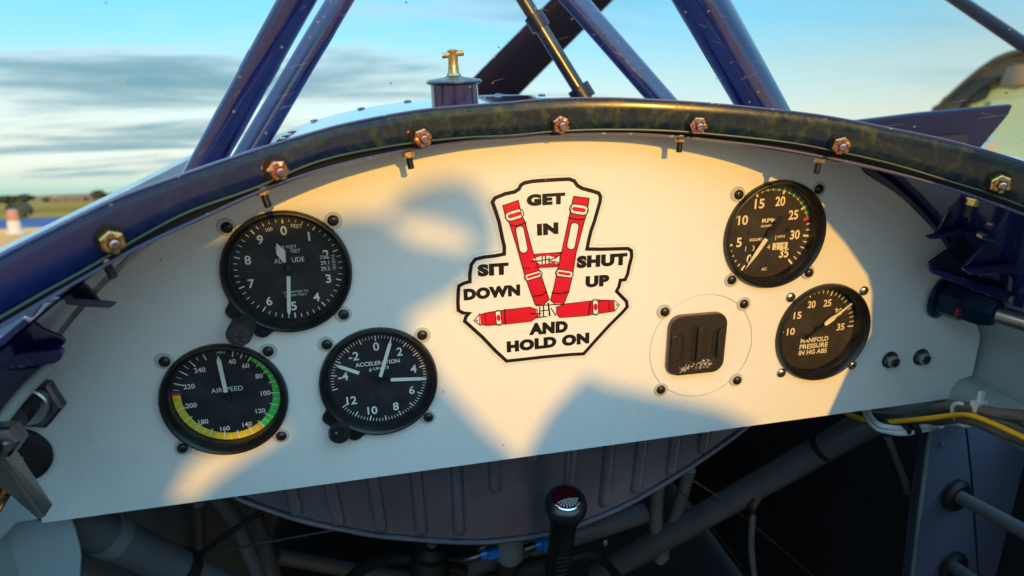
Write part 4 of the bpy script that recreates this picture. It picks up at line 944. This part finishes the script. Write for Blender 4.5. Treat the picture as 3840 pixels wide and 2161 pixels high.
# propeller blade: broad twisted board
pa, pb = P(1232, 235, 1.1), P(1475, -10, 1.1)
d = (pb - pa); e0 = pa - d * 1.2; e1 = pb + d * .9; secs = []
for j in range(13):
    t = j / 12; c_ = e0.lerp(e1, t); w_ = .112 * (1 - .12 * t); tw = R(20 - 12 * t)
    u = Vector((.755, 0, -.655)) * math.cos(tw) + Vector((0, 1, 0)) * math.sin(tw); v_ = d.normalized().cross(u)
    secs.append([c_ + u * w_ / 2 * math.cos(2 * math.pi * i / 16) + v_ * .011 * math.sin(2 * math.pi * i / 16) for i in range(16)])
single('propeller_blade', sweep(secs), 'prop_dark', 'broad dark blade rising diagonally behind the filler cap', 'propeller', smooth=60)
# pointed blue fairing beyond the right of the windscreen
fa = thing('fairing', 'pointed dark blue fairing seen through the right of the windscreen', 'fairing', P(2300, 400, .25))
pts = [P(2150, 305, .22), P(2330, 283, .24), P(2551, 263, .27), P(2538, 290, .27), P(2470, 372, .26), P(2440, 440, .25), P(2425, 760, .24), P(2190, 740, .22), P(2165, 420, .22)]
part('skin', prism(pts, (0, .012, 0)), 'fairing_blue', fa, smooth=None, bevel=.003)
part('inner_panel', prism([P(2300, 345, .235), P(2440, 340, .245), P(2405, 430, .24), P(2260, 420, .232)], (0, .004, 0)), 'blue_dark', fa, smooth=None)
strip = [P(2440, 395, .30), P(2510, 345, .30), P(2508, 470, .30), P(2430, 470, .30)]
part('rear_plate', prism(strip, (0, .006, 0)), 'wall_grey', fa, smooth=None)

# ------------------------------------------------------------------ folded blue gussets left and right
def plate(parent, name, cr_, pts, Y, th, m, bevel=.0008, dY=None):
    v = [cr_(x, y, Y) for x, y in pts]
    if dY: v = [cr_(x, y, Y + dY(x, y)) for x, y in pts]
    return part(name, prism(v, (0, th, 0)), m, parent, smooth=None, bevel=bevel)
cL = crop(0, 1000, 2.9)
gs_ = thing('side_gusset', 'blue folded gusset with a long pointed lip under the left of the band', 'gusset', cL(700, 350, -.06))
plate(gs_, 'web', cL, [(400, 335), (600, 210), (830, 100), (905, 160), (1000, 265), (1095, 380), (900, 368), (560, 350)], -.032, .002, 'blue_dark')
plate(gs_, 'lip', cL, [(270, 545), (245, 505), (330, 420), (430, 352), (580, 342), (900, 362), (1180, 385), (1262, 405), (1190, 458), (900, 438), (560, 402), (470, 402), (350, 560)], -.040, .003, 'wall_blue')
plate(gs_, 'rear_leg', cL, [(350, 470), (480, 390), (560, 400), (480, 480), (360, 640), (280, 560)], -.026, .003, 'wall_grey')
gs_ = thing('side_gusset', 'blue folded gusset with chipped paint at the left picture edge', 'gusset', cL(300, 900, -.11))
plate(gs_, 'web', cL, [(-400, 860), (0, 770), (130, 660), (250, 562), (370, 640), (520, 705), (660, 765), (700, 800), (705, 825), (690, 852), (640, 905), (0, 972), (-400, 1020)], -.062, .003, 'blue_paint')
plate(gs_, 'chipped_lip', cL, [(-400, 1020), (0, 975), (300, 932), (560, 905), (640, 898), (672, 915), (682, 950), (652, 1020), (592, 1060), (300, 1100), (0, 1135), (-400, 1180)], -.072, .004, 'blue_paint_worn')
plate(gs_, 'lower_web', cL, [(-400, 1170), (0, 1128), (520, 1075), (420, 1175), (300, 1290), (180, 1420), (80, 1560), (-400, 1560)], -.056, .003, 'blue_paint')
part('edge_tube', tube([cL(548, 1068, -.060), cL(430, 1190, -.062), cL(300, 1320, -.064), cL(120, 1530, -.070), cL(-80, 1800, -.08)], .0034, 12), 'wall_grey', gs_)
cG = cR
gs_ = thing('side_gusset', 'blue folded gusset with a bright worn lip under the right of the band', 'gusset', cG(800, 500, -.07))
plate(gs_, 'web', cG, [(715, 250), (1000, 330), (1400, 450), (1400, 470), (1160, 497), (740, 552), (545, 584), (610, 480), (690, 300)], -.030, .002, 'blue_paint')
plate(gs_, 'lip', cG, [(488, 598), (545, 578), (735, 546), (1100, 492), (1168, 498), (1160, 512), (745, 582), (600, 612), (520, 618)], -.037, .003, 'blue_paint_worn')
plate(gs_, 'rear_leg', cG, [(740, 585), (940, 555), (840, 760), (780, 850), (700, 790), (655, 700)], -.020, .003, 'blue_dark')
gs_ = thing('side_gusset', 'broad blue gusset with two stacked lips at the right picture edge', 'gusset', cG(900, 850, -.09))
plate(gs_, 'web', cG, [(508, 806), (560, 765), (655, 700), (760, 790), (900, 900), (1400, 1040), (1400, 1130), (840, 935), (560, 850)], -.030, .003, 'blue_dark')
plate(gs_, 'lower_lip', cG, [(508, 812), (560, 845), (840, 932), (1100, 1010), (1420, 1125), (1420, 1230), (1100, 1110), (800, 990), (545, 890), (515, 855)], -.038, .004, 'blue_paint_worn')
plate(gs_, 'upper_web', cG, [(780, 835), (880, 720), (990, 602), (1100, 640), (1420, 760), (1420, 800), (900, 830)], -.048, .003, 'blue_paint')
plate(gs_, 'upper_lip', cG, [(778, 838), (900, 829), (1420, 792), (1420, 870), (900, 896), (830, 892), (795, 870)], -.055, .004, 'blue_paint')
part('pin', tube([cG(895, 575, -.046), cG(935, 600, -.050)], .0025, 10), 'alu_tube', gs_)
part('bead', tube([cG(940, 610, -.050), cG(1100, 650, -.052), cG(1400, 740, -.056)], .0011, 8), 'edge_purple', gs_)

# ------------------------------------------------------------------ cockpit shell
def wallprism(name, pts_yz, x, th, m, label, cat='side wall'):
    return single(name, prism([Vector((x, y, z_)) for y, z_ in pts_yz], (th, 0, 0)), m, label, cat, smooth=None)
wallprism('cockpit_side', [(.02, -.02), (.02, .20), (-.08, .18), (-.18, .10), (-.30, .02), (-.60, -.05), (-.85, -.15), (-.85, -.45), (-.2, -.45), (-.2, -.02)], .4075, .012, 'wall_grey', 'grey cockpit side wall at the right of the panel')
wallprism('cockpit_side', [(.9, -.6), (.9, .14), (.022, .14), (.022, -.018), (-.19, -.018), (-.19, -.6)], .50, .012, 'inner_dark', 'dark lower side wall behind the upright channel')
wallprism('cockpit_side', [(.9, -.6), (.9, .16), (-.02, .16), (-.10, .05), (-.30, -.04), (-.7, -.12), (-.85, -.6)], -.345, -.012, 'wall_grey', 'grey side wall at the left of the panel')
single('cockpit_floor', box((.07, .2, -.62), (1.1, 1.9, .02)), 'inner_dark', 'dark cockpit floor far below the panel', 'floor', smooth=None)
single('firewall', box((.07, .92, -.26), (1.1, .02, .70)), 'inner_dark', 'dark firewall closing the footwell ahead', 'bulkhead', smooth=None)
# gap liner behind the right panel edge
single('skin_liner', sweep([[Vector((.04 + dx, y, deck_z(dx, .0) - .004 - .012 * k)) for y, k in ((.0, 0), (.30, .1), (.30, .4), (.0, .4))] for dx in [(-.36 + .72 * i / 40) for i in range(41)]]), 'wall_blue', 'dark liner under the deck skin above the panel edge', 'liner', smooth=50)

# longeron tubes and frame
def rod(name, label, cat, pts, r, m, n=20, sub=6, group=None): return single(name, tube(pts, r, n, sub), m, label, cat, group, smooth=50)
lg = thing('longeron', 'pale grey-green tube passing the lower right corner of the panel', 'frame tube', (.40, 0, .0))
part('tube', tube([Vector((.3965, .30, .0)), Vector((.3965, .0, .0)), Vector((.402, -.10, -.001)), Vector((.41, -.5, -.004))], .0165, 28), 'longeron_paint', lg)
lt = thing('frame_tube', 'thick grey tube slanting below the left end of the panel', 'frame tube', P(330, 1390, .06))
part('tube', tube([P(60, 1240, .03), P(250, 1335, .05), P(470, 1440, .09), P(760, 1580, .14)], .0155, 24), 'frame_grey', lt)
part('collar', tube([P(262, 1341, .052), P(290, 1354, .057)], .0172, 24), 'frame_light', lt)
part('clamp', tube([P(446, 1428, .085), P(466, 1438, .089)], .0175, 20), 'rubber', lt)
ft = thing('frame_tube', 'thick grey tube with black bands slanting below the right of the panel', 'frame tube', P(1900, 1230, .15))
part('tube', tube([P(2330, 985, .08), P(2160, 1078, .10), P(1900, 1225, .16), P(1500, 1450, .26)], .0150, 24), 'frame_grey', ft)
for a, b in (((2074, 1122), (2064, 1128)), ((1930, 1206), (1900, 1224)), ((1608, 1384), (1600, 1389))):
    part('black_band', tube([P(*a, .118 + (2074 - a[0]) * .00026), P(*b, .118 + (2074 - b[0]) * .00026)], .0158, 24, 2), 'rubber', ft)
part('clamp', tube([P(1925, 1225, .15), P(1895, 1270, .15), P(1898, 1300, .155)], .006, 12), 'steel_dark', ft)
rod('frame_tube', 'slim grey tube forming the left leg of the V below the tank', 'frame tube', [P(545, 1250, .20), P(600, 1330, .21), P(660, 1480, .22)], .0075, 'frame_light')
rod('frame_tube', 'grey tube leaning beside the slim left leg below the tank', 'frame tube', [P(610, 1230, .26), P(650, 1340, .26), P(690, 1480, .26)], .011, 'frame_grey')
rod('frame_tube', 'short grey tube right of the control stick, upright', 'frame tube', [P(1655, 1220, .22), P(1650, 1320, .22), P(1668, 1400, .22)], .0085, 'frame_light')
rod('frame_tube', 'slanting grey tube meeting the upright one right of the stick', 'frame tube', [P(1735, 1180, .20), P(1700, 1300, .21), P(1660, 1410, .22)], .0075, 'frame_light')
rod('frame_tube', 'wide grey cross tube behind the blue fittings below the tank', 'frame tube', [P(1100, 1450, .20), P(1260, 1400, .20), P(1500, 1330, .21), P(1620, 1290, .22)], .012, 'frame_grey')
rod('control_cable', 'thin steel cable crossing the footwell right of the stick', 'cable', [P(1600, 1130, .16), P(1800, 1245, .16), P(2000, 1410, .16), P(2100, 1500, .16)], .0009, 'steel')
rod('control_cable', 'second thin dark cable beside the steel cable in the footwell', 'cable', [P(1640, 1170, .18), P(1760, 1290, .18), P(1900, 1470, .18)], .0009, 'steel_dark')
rod('control_cable', 'dark cable slanting up to the tank left of centre', 'cable', [P(430, 1480, .12), P(480, 1410, .13), P(700, 1260, .15)], .0026, 'rubber')
rod('cable_sheath', 'pale thin tube hanging from the clamp on the right frame tube', 'hose', [P(1895, 1290, .15), P(1890, 1380, .155), P(1905, 1500, .16)], .0035, 'frame_light')
rod('frame_tube', 'dark slanted tube low in the right footwell', 'frame tube', [P(2060, 1150, .30), P(2250, 1340, .30), P(2420, 1500, .30)], .013, 'blue_dark')
rod('frame_tube', 'thin dark upright tube in the left footwell', 'frame tube', [P(500, 1270, .3), P(505, 1500, .3)], .006, 'frame_grey')

rod('control_cable', 'thin cable slanting across the left footwell below the dark cable', 'cable', [P(300, 1500, .2), P(520, 1400, .2), P(860, 1330, .2)], .0012, 'steel_dark')
rod('hose', 'black ribbed hose curving low left of the control stick', 'hose', [P(860, 1480, .22), P(930, 1420, .2), P(1040, 1405, .18), P(1170, 1440, .18)], .007, 'rubber')
rod('hose', 'slim dark hose looping behind the control stick', 'hose', [P(1330, 1500, .2), P(1400, 1420, .17), P(1500, 1400, .17), P(1560, 1460, .2)], .005, 'rubber')
rod('frame_tube', 'dark cross tube low in the middle of the left footwell', 'frame tube', [P(700, 1400, .32), P(1000, 1450, .34), P(1300, 1470, .36)], .010, 'frame_grey')
for i, (x, y) in enumerate(((1522, 1364), (2265, 1235), (2210, 1270))):
    single('loose_bolt', solid_lathe([(.0035, 0), (.0035, .003), (.002, .004)], org=P(x, y, .24), axis=(0, -1, .2), n=6), 'steel', ['bright bolt head right of the control stick', 'upper bright bolt head in the right footwell', 'lower bright bolt head in the right footwell'][i], 'bolt')

# ------------------------------------------------------------------ tank with pressed beads
TY = .055
TB = [(560, 1200), (590, 1248), (640, 1272), (760, 1312), (860, 1334), (950, 1350), (1080, 1362), (1200, 1367), (1300, 1358), (1400, 1341), (1500, 1306), (1600, 1260), (1740, 1175), (1870, 1082), (1960, 1000)]
bot = [P(x, y, TY) for x, y in TB]
tk_ = thing('fuel_tank', 'dull metal tank with pressed vertical beads below the panel', 'tank', P(1230, 1360, TY))
outl = [Vector((p.x, TY, p.z)) for p in bot] + [Vector((bot[-1].x, TY, .10)), Vector((bot[0].x, TY, .10))]
part('end_plate', prism(outl, (0, .30, 0)), 'alu_tank', tk_, smooth=25, bevel=.004)
part('rim_seam', tube([p + Vector((0, -.001, .0015)) for p in bot], .0022, 8, 4), 'alu_tank', tk_)
c7 = crop(750, 1550, 2.1467); c8 = crop(1850, 1550, 2.342)
def bead(a, b, w=.0054):
    a, b = Vector(a), Vector(b); V, F = [], []; n = 12; d = (b - a); L_ = d.length; d.normalize(); s = Vector((1, 0, 0)); m_ = 20
    for j in range(m_ + 1):
        t = j / m_; tt = t * L_; end = L_ - tt; k = 1.0 if end > w else math.sqrt(max(0.0, 1 - ((w - end) / w) ** 2))
        for i in range(n + 1):
            q = math.pi * i / n; V.append(a + d * tt + s * math.cos(q) * w * max(k, .05) + Vector((0, -1, 0)) * math.sin(q) * w * .95 * max(k, .05))
    for j in range(m_):
        for i in range(n): F.append((j * (n + 1) + i, j * (n + 1) + i + 1, (j + 1) * (n + 1) + i + 1, (j + 1) * (n + 1) + i))
    return V, F
for a, b in (((700, 480), (790, 825)), ((1010, 420), (1130, 910)), ((1365, 360), (1465, 965)), ((1720, 300), (1790, 990)), ((2060, 300), (2090, 990)), ((2370, 300), (2378, 632))):
    part('pressed_bead', bead(c7(*a, TY), c7(*b, TY)), 'alu_tank', tk_, smooth=60)
for a, b in (((330, 260), (340, 430)), ((700, 210), (660, 700)), ((1040, 140), (965, 828)), ((1330, 80), (1245, 708)), ((1630, 40), (1550, 545)), ((1880, 40), (1830, 352))):
    part('pressed_bead', bead(c8(*a, TY), c8(*b, TY)), 'alu_tank', tk_, smooth=60)

# fittings under the tank
def fitting(label, a, b, r, m='anodised_blue', Y=.12):
    p, q = P(*a, Y), P(*b, Y); t = thing('pipe_fitting', label, 'pipe fitting', p, 'blue pipe fittings below the tank'); d = q - p; L_ = d.length
    part('hex_body', solid_lathe([(r, 0), (r, L_ * .6), (r * .9, L_ * .65)], org=p, axis=d, n=6, phase=.3), m, t, smooth=20)
    part('collar', solid_lathe([(r * .72, L_ * .6), (r * .72, L_)], org=p, axis=d, n=20), m, t)
    part('pipe', tube([q, q + d * .8, q + d * 1.6 + Vector((0, .02, -.01))], r * .45, 12), 'steel_dark', t)
fitting('blue fitting lying left of the tank drain', (1254, 1382), (1210, 1396), .0080, Y=.085)
fitting('brighter blue fitting right of the tank drain, beside the stick', (1388, 1358), (1348, 1372), .0098, Y=.085)
fitting('small dark blue fitting above the left blue one', (1240, 1362), (1222, 1372), .0066, 'anodised_navy', .080)
dr = P(1281, 1352, .085); dn = thing('tank_drain', 'grey round drain boss under the middle of the tank', 'drain', dr)
part('boss', solid_lathe([(.013, .01), (.013, -.022), (.011, -.025)], org=dr, n=28), 'frame_light', dn)
part('elbow', tube([dr + Vector((0, 0, -.022)), dr + Vector((0, 0, -.04)), dr + Vector((.03, .01, -.05))], .011, 16), 'rubber', dn)
for i, (x, y) in enumerate(((1085, 1385), (1310, 1425))):
    p = P(x, y, .15); t = thing('rubber_mount', ['ribbed rubber boot low left of the tank drain', 'round grey-green boot low beside the stick'][i], 'rubber mount', p)
    part('boot', solid_lathe([(.020, -.05), (.022, -.03), (.016, -.025), (.021, -.015), (.015, -.008), (.017, .004), (.010, .010)], org=p, axis=(0.1, -.25, 1), n=28), 'rubber' if i == 0 else 'inner_dark', t)
    part('stem', solid_lathe([(.006, .0), (.006, .02)], org=p, axis=(0.1, -.25, 1), n=16), 'frame_grey', t)

# ------------------------------------------------------------------ control stick
sp = P(1425, 1256, .0)
sk = thing('control_stick', 'black control stick grip with a round red and silver emblem', 'control stick', sp + Vector((0, .02, -.16)))
ax = Vector((.0, -.30, 1)).normalized(); k = .0168
part('grip', solid_lathe([(.62 * k, -.20), (.64 * k, -.040), (.66 * k, -.030), (.80 * k, -.019), (.98 * k, -.011), (1.0 * k, -.006), (.92 * k, -.0015), (.70 * k, .0)], org=sp, axis=ax, n=48), 'grip_black', sk, smooth=60)
em = part('emblem', solid_lathe([(.66 * k, -.0005), (.66 * k, .0006), (.60 * k, .0010)], org=sp, axis=ax, n=40), 'chrome', sk)
part('emblem_disc', solid_lathe([(.59 * k, .0009), (.57 * k, .0013)], org=sp, axis=ax, n=36), 'emblem_red', em)
u_, w_, d_ = frame(ax); rays = []
for i in range(9):
    a = R(200 + i * 17.5); a2 = a + R(9); f = lambda q, r_: sp + d_ * .0015 + Vector((math.cos(q), 0, 0)) * r_ + (Vector((0, 1, 0)) - d_ * d_.y).normalized() * math.sin(q) * r_
    rays.append(([f(a, .05 * k), f(a, .53 * k), f(a2, .53 * k), f(a2, .06 * k)], [(0, 1, 2, 3)]))
part('emblem_rays', join(*rays), 'silver_matt', em, smooth=None)
rg = []
for i in range(12):
    h = -.062 - i * .0062; c_ = sp + ax * h + Vector((0, -1, -.30)).normalized() * .62 * k
    rg.append(tube([c_ + Vector((-.0048, .0012, 0)), c_ + Vector((0, -.0002, 0)), c_ + Vector((.0048, .0012, 0))], .0011, 8, 3))
for gge in rg: part('grip_rib', gge, 'grip_black', sk)

# ------------------------------------------------------------------ left controls
c6 = crop(0, 1350, 715 / 400)
hp_ = c6(262, 268, 0)
hx = thing('cable_fitting', 'worn steel hex nut with a black rod at the left edge of the panel', 'fitting', hp_)
part('hex_nut', solid_lathe([(.0175, -.001), (.0175, .0060), (.0155, .0072), (.011, .0073)], org=hp_ + Vector((-.002, 0, 0)), axis=(0, -1, 0), n=6, phase=.25), 'steel_dark', hx, smooth=20)
part('bushing', solid_lathe([(.0125, .006), (.0125, .0095), (.0115, .0105), (.0085, .0107)], org=hp_ + Vector((-.003, 0, 0)), axis=(0, -1, 0), n=32), 'steel', hx)
part('rod', tube([hp_ + Vector((-.004, 0, 0)), hp_ + Vector((-.006, -.02, -.002)), c6(60, 420, -.055), c6(-150, 640, -.11)], .0072, 20), 'rubber', hx)
kp = c6(140, 630, 0)
kb = thing('panel_plug', 'black round rubber plug partly hidden by the grey lever', 'plug', kp)
part('cap', solid_lathe([(.0185, .0002), (.0185, .003), (.016, .0045), (.010, .005)], org=kp, axis=(0, -1, 0), n=40), 'rubber', kb)
part('slot', box(kp + Vector((.001, -.0052, 0)), (.006, .0006, .0012)), 'steel', kb, smooth=None)
lv = thing('lever', 'bare grey metal lever bar at the lower left of the panel', 'lever', c6(150, 800, -.06))
A_ = [c6(-20, 560, -.085), c6(60, 520, -.075), c6(355, 962, -.030), c6(300, 1052, -.034)]
top_ = [c6(-30, 590, -.088), c6(70, 530, -.076), c6(355, 965, -.030), c6(300, 1052, -.036)]
off_ = [c6(-60, 800, -.070), c6(-20, 830, -.06), c6(290, 1062, -.020), c6(262, 1062, -.022)]
part('bar', ([*top_, *off_], [(0, 1, 2, 3), (7, 6, 5, 4), (0, 3, 7, 4), (1, 5, 6, 2), (3, 2, 6, 7), (0, 4, 5, 1)]), 'lever_grey', lv, smooth=None, bevel=.0012)
bp_ = c6(15, 540, -.092); part('pivot_bolt', solid_lathe([(.0085, -.012), (.0085, .004), (.007, .006), (.003, .0065)], org=bp_, axis=(.25, -1, .3), n=6, phase=.2), 'steel_dark', lv, smooth=20)
part('cotter', tube([bp_ + Vector((.000, -.008, .001)), bp_ + Vector((.006, -.009, .003)), bp_ + Vector((.008, -.006, -.001))], .0012, 8), 'steel', lv)
single('tie_rod', tube([c6(-60, 1010, -.06), c6(40, 850, -.045), c6(80, 780, -.04)], .0048, 14), 'brass', 'dull brass rod behind the grey lever', 'rod', smooth=50)
sp_ = thing('side_plate', 'pale blue-grey plate below the left corner of the panel', 'side plate', c6(200, 1250, .012))
part('plate', prism([c6(x, y, .012) for x, y in [(-200, 1120), (100, 1105), (290, 1085), (470, 1062), (500, 1140), (535, 1270), (540, 1320), (530, 1500), (-200, 1500)]], (0, .003, 0)), 'wall_pale', sp_, smooth=None, bevel=.001)
part('ledge', prism([c6(x, y, -.004) for x, y in [(-250, 1010), (60, 900), (170, 960), (262, 1080), (110, 1105), (-20, 1240), (-250, 1400)]], (0, .012, 0)), 'wall_pale', sp_, smooth=None, bevel=.002)

# ------------------------------------------------------------------ right controls: blue fitting, conduit wires, channel, grommets
a0 = P(2368, 748, 0); a1 = P(2576, 812, -.055); d = (a1 - a0).normalized()
an = thing('hose_fitting', 'dark blue fitting with red paint mark and steel tube at the right', 'pipe fitting', a0)
part('flange', solid_lathe([(.0175, 0), (.0175, .0025), (.015, .004)], org=a0 - d * .001, axis=d, n=32), 'anodised_navy', an)
part('hex_nut', solid_lathe([(.0145, .0035), (.0145, .016), (.013, .0185)], org=a0, axis=d, n=6, phase=.5), 'anodised_navy', an, smooth=20)
part('sleeve', solid_lathe([(.0125, .018), (.0128, .034), (.0105, .040), (.0075, .042)], org=a0, axis=d, n=6, phase=.2), 'anodised_navy', an, smooth=20)
part('paint_mark', box(a0 + d * .010 + Vector((-.006, -.0128, -.0035)), (.007, .0022, .005)), 'lock_red', an, smooth=None)
part('tube', tube([a0 + d * .036, a0 + d * .08, a0 + d * .2 + Vector((0, 0, -.004)), a0 + d * .4 + Vector((0, 0, -.02))], .0068, 20), 'alu_tube', an)
cW = crop(3300, 1350, 1740 / 540)
def wire(name, label, pts, r, m): return rod(name, label, 'wire', [cW(x, y, Y) for x, y, Y in pts], r, m, 12, 8, 'wire loom at the lower right')
wire('wire', 'bright yellow wire running through the loom at the lower right', [(-420, 640, 0.0500), (-200, 720, 0.0300), (60, 748, 0.0120), (500, 715, -0.0180), (860, 672, -0.0389), (1060, 665, -0.0560), (1250, 720, -0.0670), (1740, 940, -0.0954), (2300, 1250, -0.1279)], .0021, 'wire_yellow')
wire('wire', 'thick grey cable above the yellow wire', [(-300, 640, 0.0600), (200, 700, 0.0200), (500, 650, 0.0000), (700, 585, -0.0171), (900, 560, -0.0343), (1100, 580, -0.0503), (1300, 650, -0.0619), (1740, 860, -0.0874), (2300, 1150, -0.1199)], .0042, 'wire_grey')
wire('wire', 'thick grey cable below the yellow wire', [(-300, 700, 0.0600), (300, 790, 0.0200), (700, 740, -0.0171), (960, 715, -0.0394), (1150, 745, -0.0532), (1400, 850, -0.0677), (1740, 985, -0.0874), (2300, 1290, -0.1199)], .0040, 'wire_grey')
wire('wire', 'upper white wire curving out from under the panel', [(-160, 560, 0.0300), (-120, 680, 0.0220), (-20, 780, 0.0100), (120, 815, 0.0040), (300, 825, 0.0000), (500, 815, -0.0040), (740, 760, -0.0206), (960, 765, -0.0394)], .0024, 'wire_white')
wire('wire', 'lower white wire curving out from under the panel', [(-190, 560, 0.0340), (-150, 700, 0.0240), (-40, 820, 0.0120), (120, 870, 0.0040), (260, 885, 0.0000), (420, 865, -0.0030), (600, 825, -0.0060), (740, 790, -0.0206)], .0026, 'wire_white')
wire('wire', 'pale grey cable at the right edge above the thick cables', [(1100, 560, -0.0503), (1350, 640, -0.0648), (1740, 690, -0.0874), (2300, 900, -0.1199)], .0045, 'wire_grey')
wire('wire', 'thin pale wire dropping from the loom into the footwell', [(60, 860, 0.0200), (110, 980, 0.0300), (190, 1180, 0.0450), (290, 1450, 0.0600), (330, 1600, 0.0700)], .0030, 'frame_light')
def tie(label, a, b, Y, r, m='tie_white'):
    p, q = cW(*a, Y), cW(*b, Y); c_ = (p + q) / 2; h = (q - p) / 2; ring = []
    for i in range(25):
        t = 2 * math.pi * i / 24; ring.append(c_ + h * math.cos(t) + Vector((.25, -1, .1)).normalized() * math.sin(t) * h.length * .75)
    return single('cable_tie', tube(ring, r, 8, 1), m, label, 'cable tie', 'cable ties on the wire loom', smooth=60)
wt = tie('white cable tie round the loom below the panel corner', (985, 530), (1010, 790), -.044, .0017)
tie('black cable tie round the loom at the left', (40, 720), (75, 900), .012, .0020, 'rubber')
tie('left of the two close black ties on the white wires', (300, 800), (325, 875), -.001, .0022, 'rubber')
tie('right of the two close black ties on the white wires', (410, 795), (435, 875), -.004, .0026, 'rubber')
hd = cW(1195, 555, -.055); part('ratchet_head', join(box(hd, (.010, .006, .008)), box(hd + Vector((0, 0, .008)), (.003, .003, .008))), 'tie_white', wt, smooth=None)
ch = thing('channel', 'dark blue-grey upright channel with two rubber grommets at lower right', 'channel', (.385, .02, -.25))
part('front_face', prism([P(2345, 1035, .012), P(2425, 1040, .012), P(2442, 1200, .012), P(2465, 1520, .012), P(2285, 1520, .012), P(2310, 1300, .012)], (0, .003, 0)), 'wall_blue', ch, smooth=None, bevel=.001)
part('outer_face', prism([P(2429, 1040, .017), P(2760, 1040, .017), P(2760, 1540, .017), P(2470, 1540, .017), P(2447, 1200, .017)], (0, .003, 0)), 'wall_blue', ch, smooth=None)
part('side_flange', prism([P(2345, 1035, .0125), P(2310, 1300, .0125), P(2285, 1520, .0125), P(2262, 1520, .045), P(2285, 1300, .045), P(2318, 1035, .045)], (.003, .001, 0)), 'wall_blue', ch, smooth=None)
part('edge_glint', tube([P(2346, 1040, .011), P(2312, 1300, .011), P(2287, 1520, .011)], .0018, 8, 3), 'frame_light', ch)  # pale tube painting the highlight along the channel edge
part('rivet', solid_lathe([(.003, 0), (.0026, .0012), (.0012, .0018)], org=P(2369, 1117, .0115), axis=(0, -1, 0), n=16), 'frame_grey', ch)
for i, ((x, y), (x2, y2)) in enumerate((((2400, 1243), (2590, 1345)), ((2393, 1422), (2500, 1500)))):
    p = P(x, y, .0115); t = thing('grommet_tube', ['upper grey tube entering a rubber grommet at the lower right', 'lower grey tube entering a rubber grommet at the bottom right'][i], 'tube', p, 'tubes through grommets')
    e = P(x2, y2, -.075); d = (e - p).normalized()
    part('grommet', lathe([(.006, .0), (.0155, -.0005), (.016, .004), (.013, .0075), (.0062, .008)], org=p, axis=(0.15, -1, 0), n=28), 'rubber', t)
    part('tube', tube([p - d * .02, p + d * .05, p + d * .30], .0062, 16), 'frame_grey', t)

# ------------------------------------------------------------------ unseen seat, seat front and pocket, added to shade panel and footwell
SY = -1.5; sx_ = -SY * S_PANEL.x / -S_PANEL.y; sz_ = -SY * S_PANEL.z / -S_PANEL.y
sh = lambda pts: [Vector((x + sx_, SY, z_ + sz_)) for x, z_ in pts]
seat = thing('shade_seat', 'unseen made-up seat behind the viewpoint, shaped to shade the panel', 'shade caster', (.2, SY, -.2))
back = [(-.62, -.30), (-.62, .12), (-.40, .13), (-.36, .16), (-.28, .175), (-.20, .185), (-.13, .192), (-.080, .192), (-.060, .172), (-.030, .164), (-.012, .164), (-.010, .158), (-.033, .139), (-.069, .122), (-.060, .095), (-.05, .073), (-.02, .03), (.004, .001), (.006, -.05), (.006, -.30)]
slot = [(-.236, .004), (-.216, .033), (-.19, .047), (-.165, .052), (-.146, .050), (-.172, .036), (-.198, .022), (-.226, .001)]  # opening cut to let a sun patch reach the panel
part('back_shade', holed([(x + sx_, z_ + sz_) for x, z_ in back], [[(x + sx_, z_ + sz_) for x, z_ in slot]], lambda x, z_, d: Vector((x, SY - d, z_)), .012), 'shade_cloth', seat, smooth=None)
part('headrest_shade', prism(sh([(-.072, .198), (-.060, .206), (-.042, .211), (-.028, .211), (-.017, .206), (-.009, .192), (-.007, .178), (-.020, .182), (-.032, .190), (-.052, .196)]), (0, -.03, 0)), 'shade_cloth', seat, smooth=None)
part('headrest_post', prism(sh([(-.020, .16), (-.006, .16), (-.006, .19), (-.018, .19)]), (0, -.012, 0)), 'steel_dark', seat, smooth=None)
part('bolster_shade', prism(sh([(.014, -.30), (.012, .003), (.03, .035), (.058, .062), (.075, .052), (.12, .036), (.165, .02), (.2, .0), (.22, -.30)]), (0, -.05, 0)), 'shade_cloth', seat, smooth=None)
part('cushion', box((.15, SY + .16, -.10), (.44, .40, .08)), 'shade_cloth', seat, smooth=None, bevel=.02)

single('footwell_shade', box((.05, -.36, -.13), (1.1, .02, .485)), 'shade_cloth', 'unseen made-up seat front below the picture, added to shade the footwell', 'shade caster', smooth=None, bevel=.005)  # added board keeping the sun out of the footwell
PYk = -.27; px_ = -PYk * S_PANEL.x / -S_PANEL.y; pz_ = -PYk * S_PANEL.z / -S_PANEL.y
pk = [(.45, -.06), (.262, -.06), (.267, .005), (.282, .05), (.296, .072), (.293, .095), (.291, .109), (.285, .123), (.262, .150), (.236, .175), (.255, .20), (.45, .15)]
single('side_shade', prism([Vector((x + px_, PYk, z_ + pz_)) for x, z_ in pk], (0, -.018, 0)), 'shade_cloth', 'unseen made-up pocket on the right wall, shaped to shade the panel', 'pocket', smooth=None, bevel=.004)  # invented outline, shaped to shade the panel's right side

# ------------------------------------------------------------------ turn the cockpit into the world
for o in FIX:
    o.matrix_world = AIR @ (Matrix.Translation(o.location) @ o.rotation_euler.to_matrix().to_4x4())
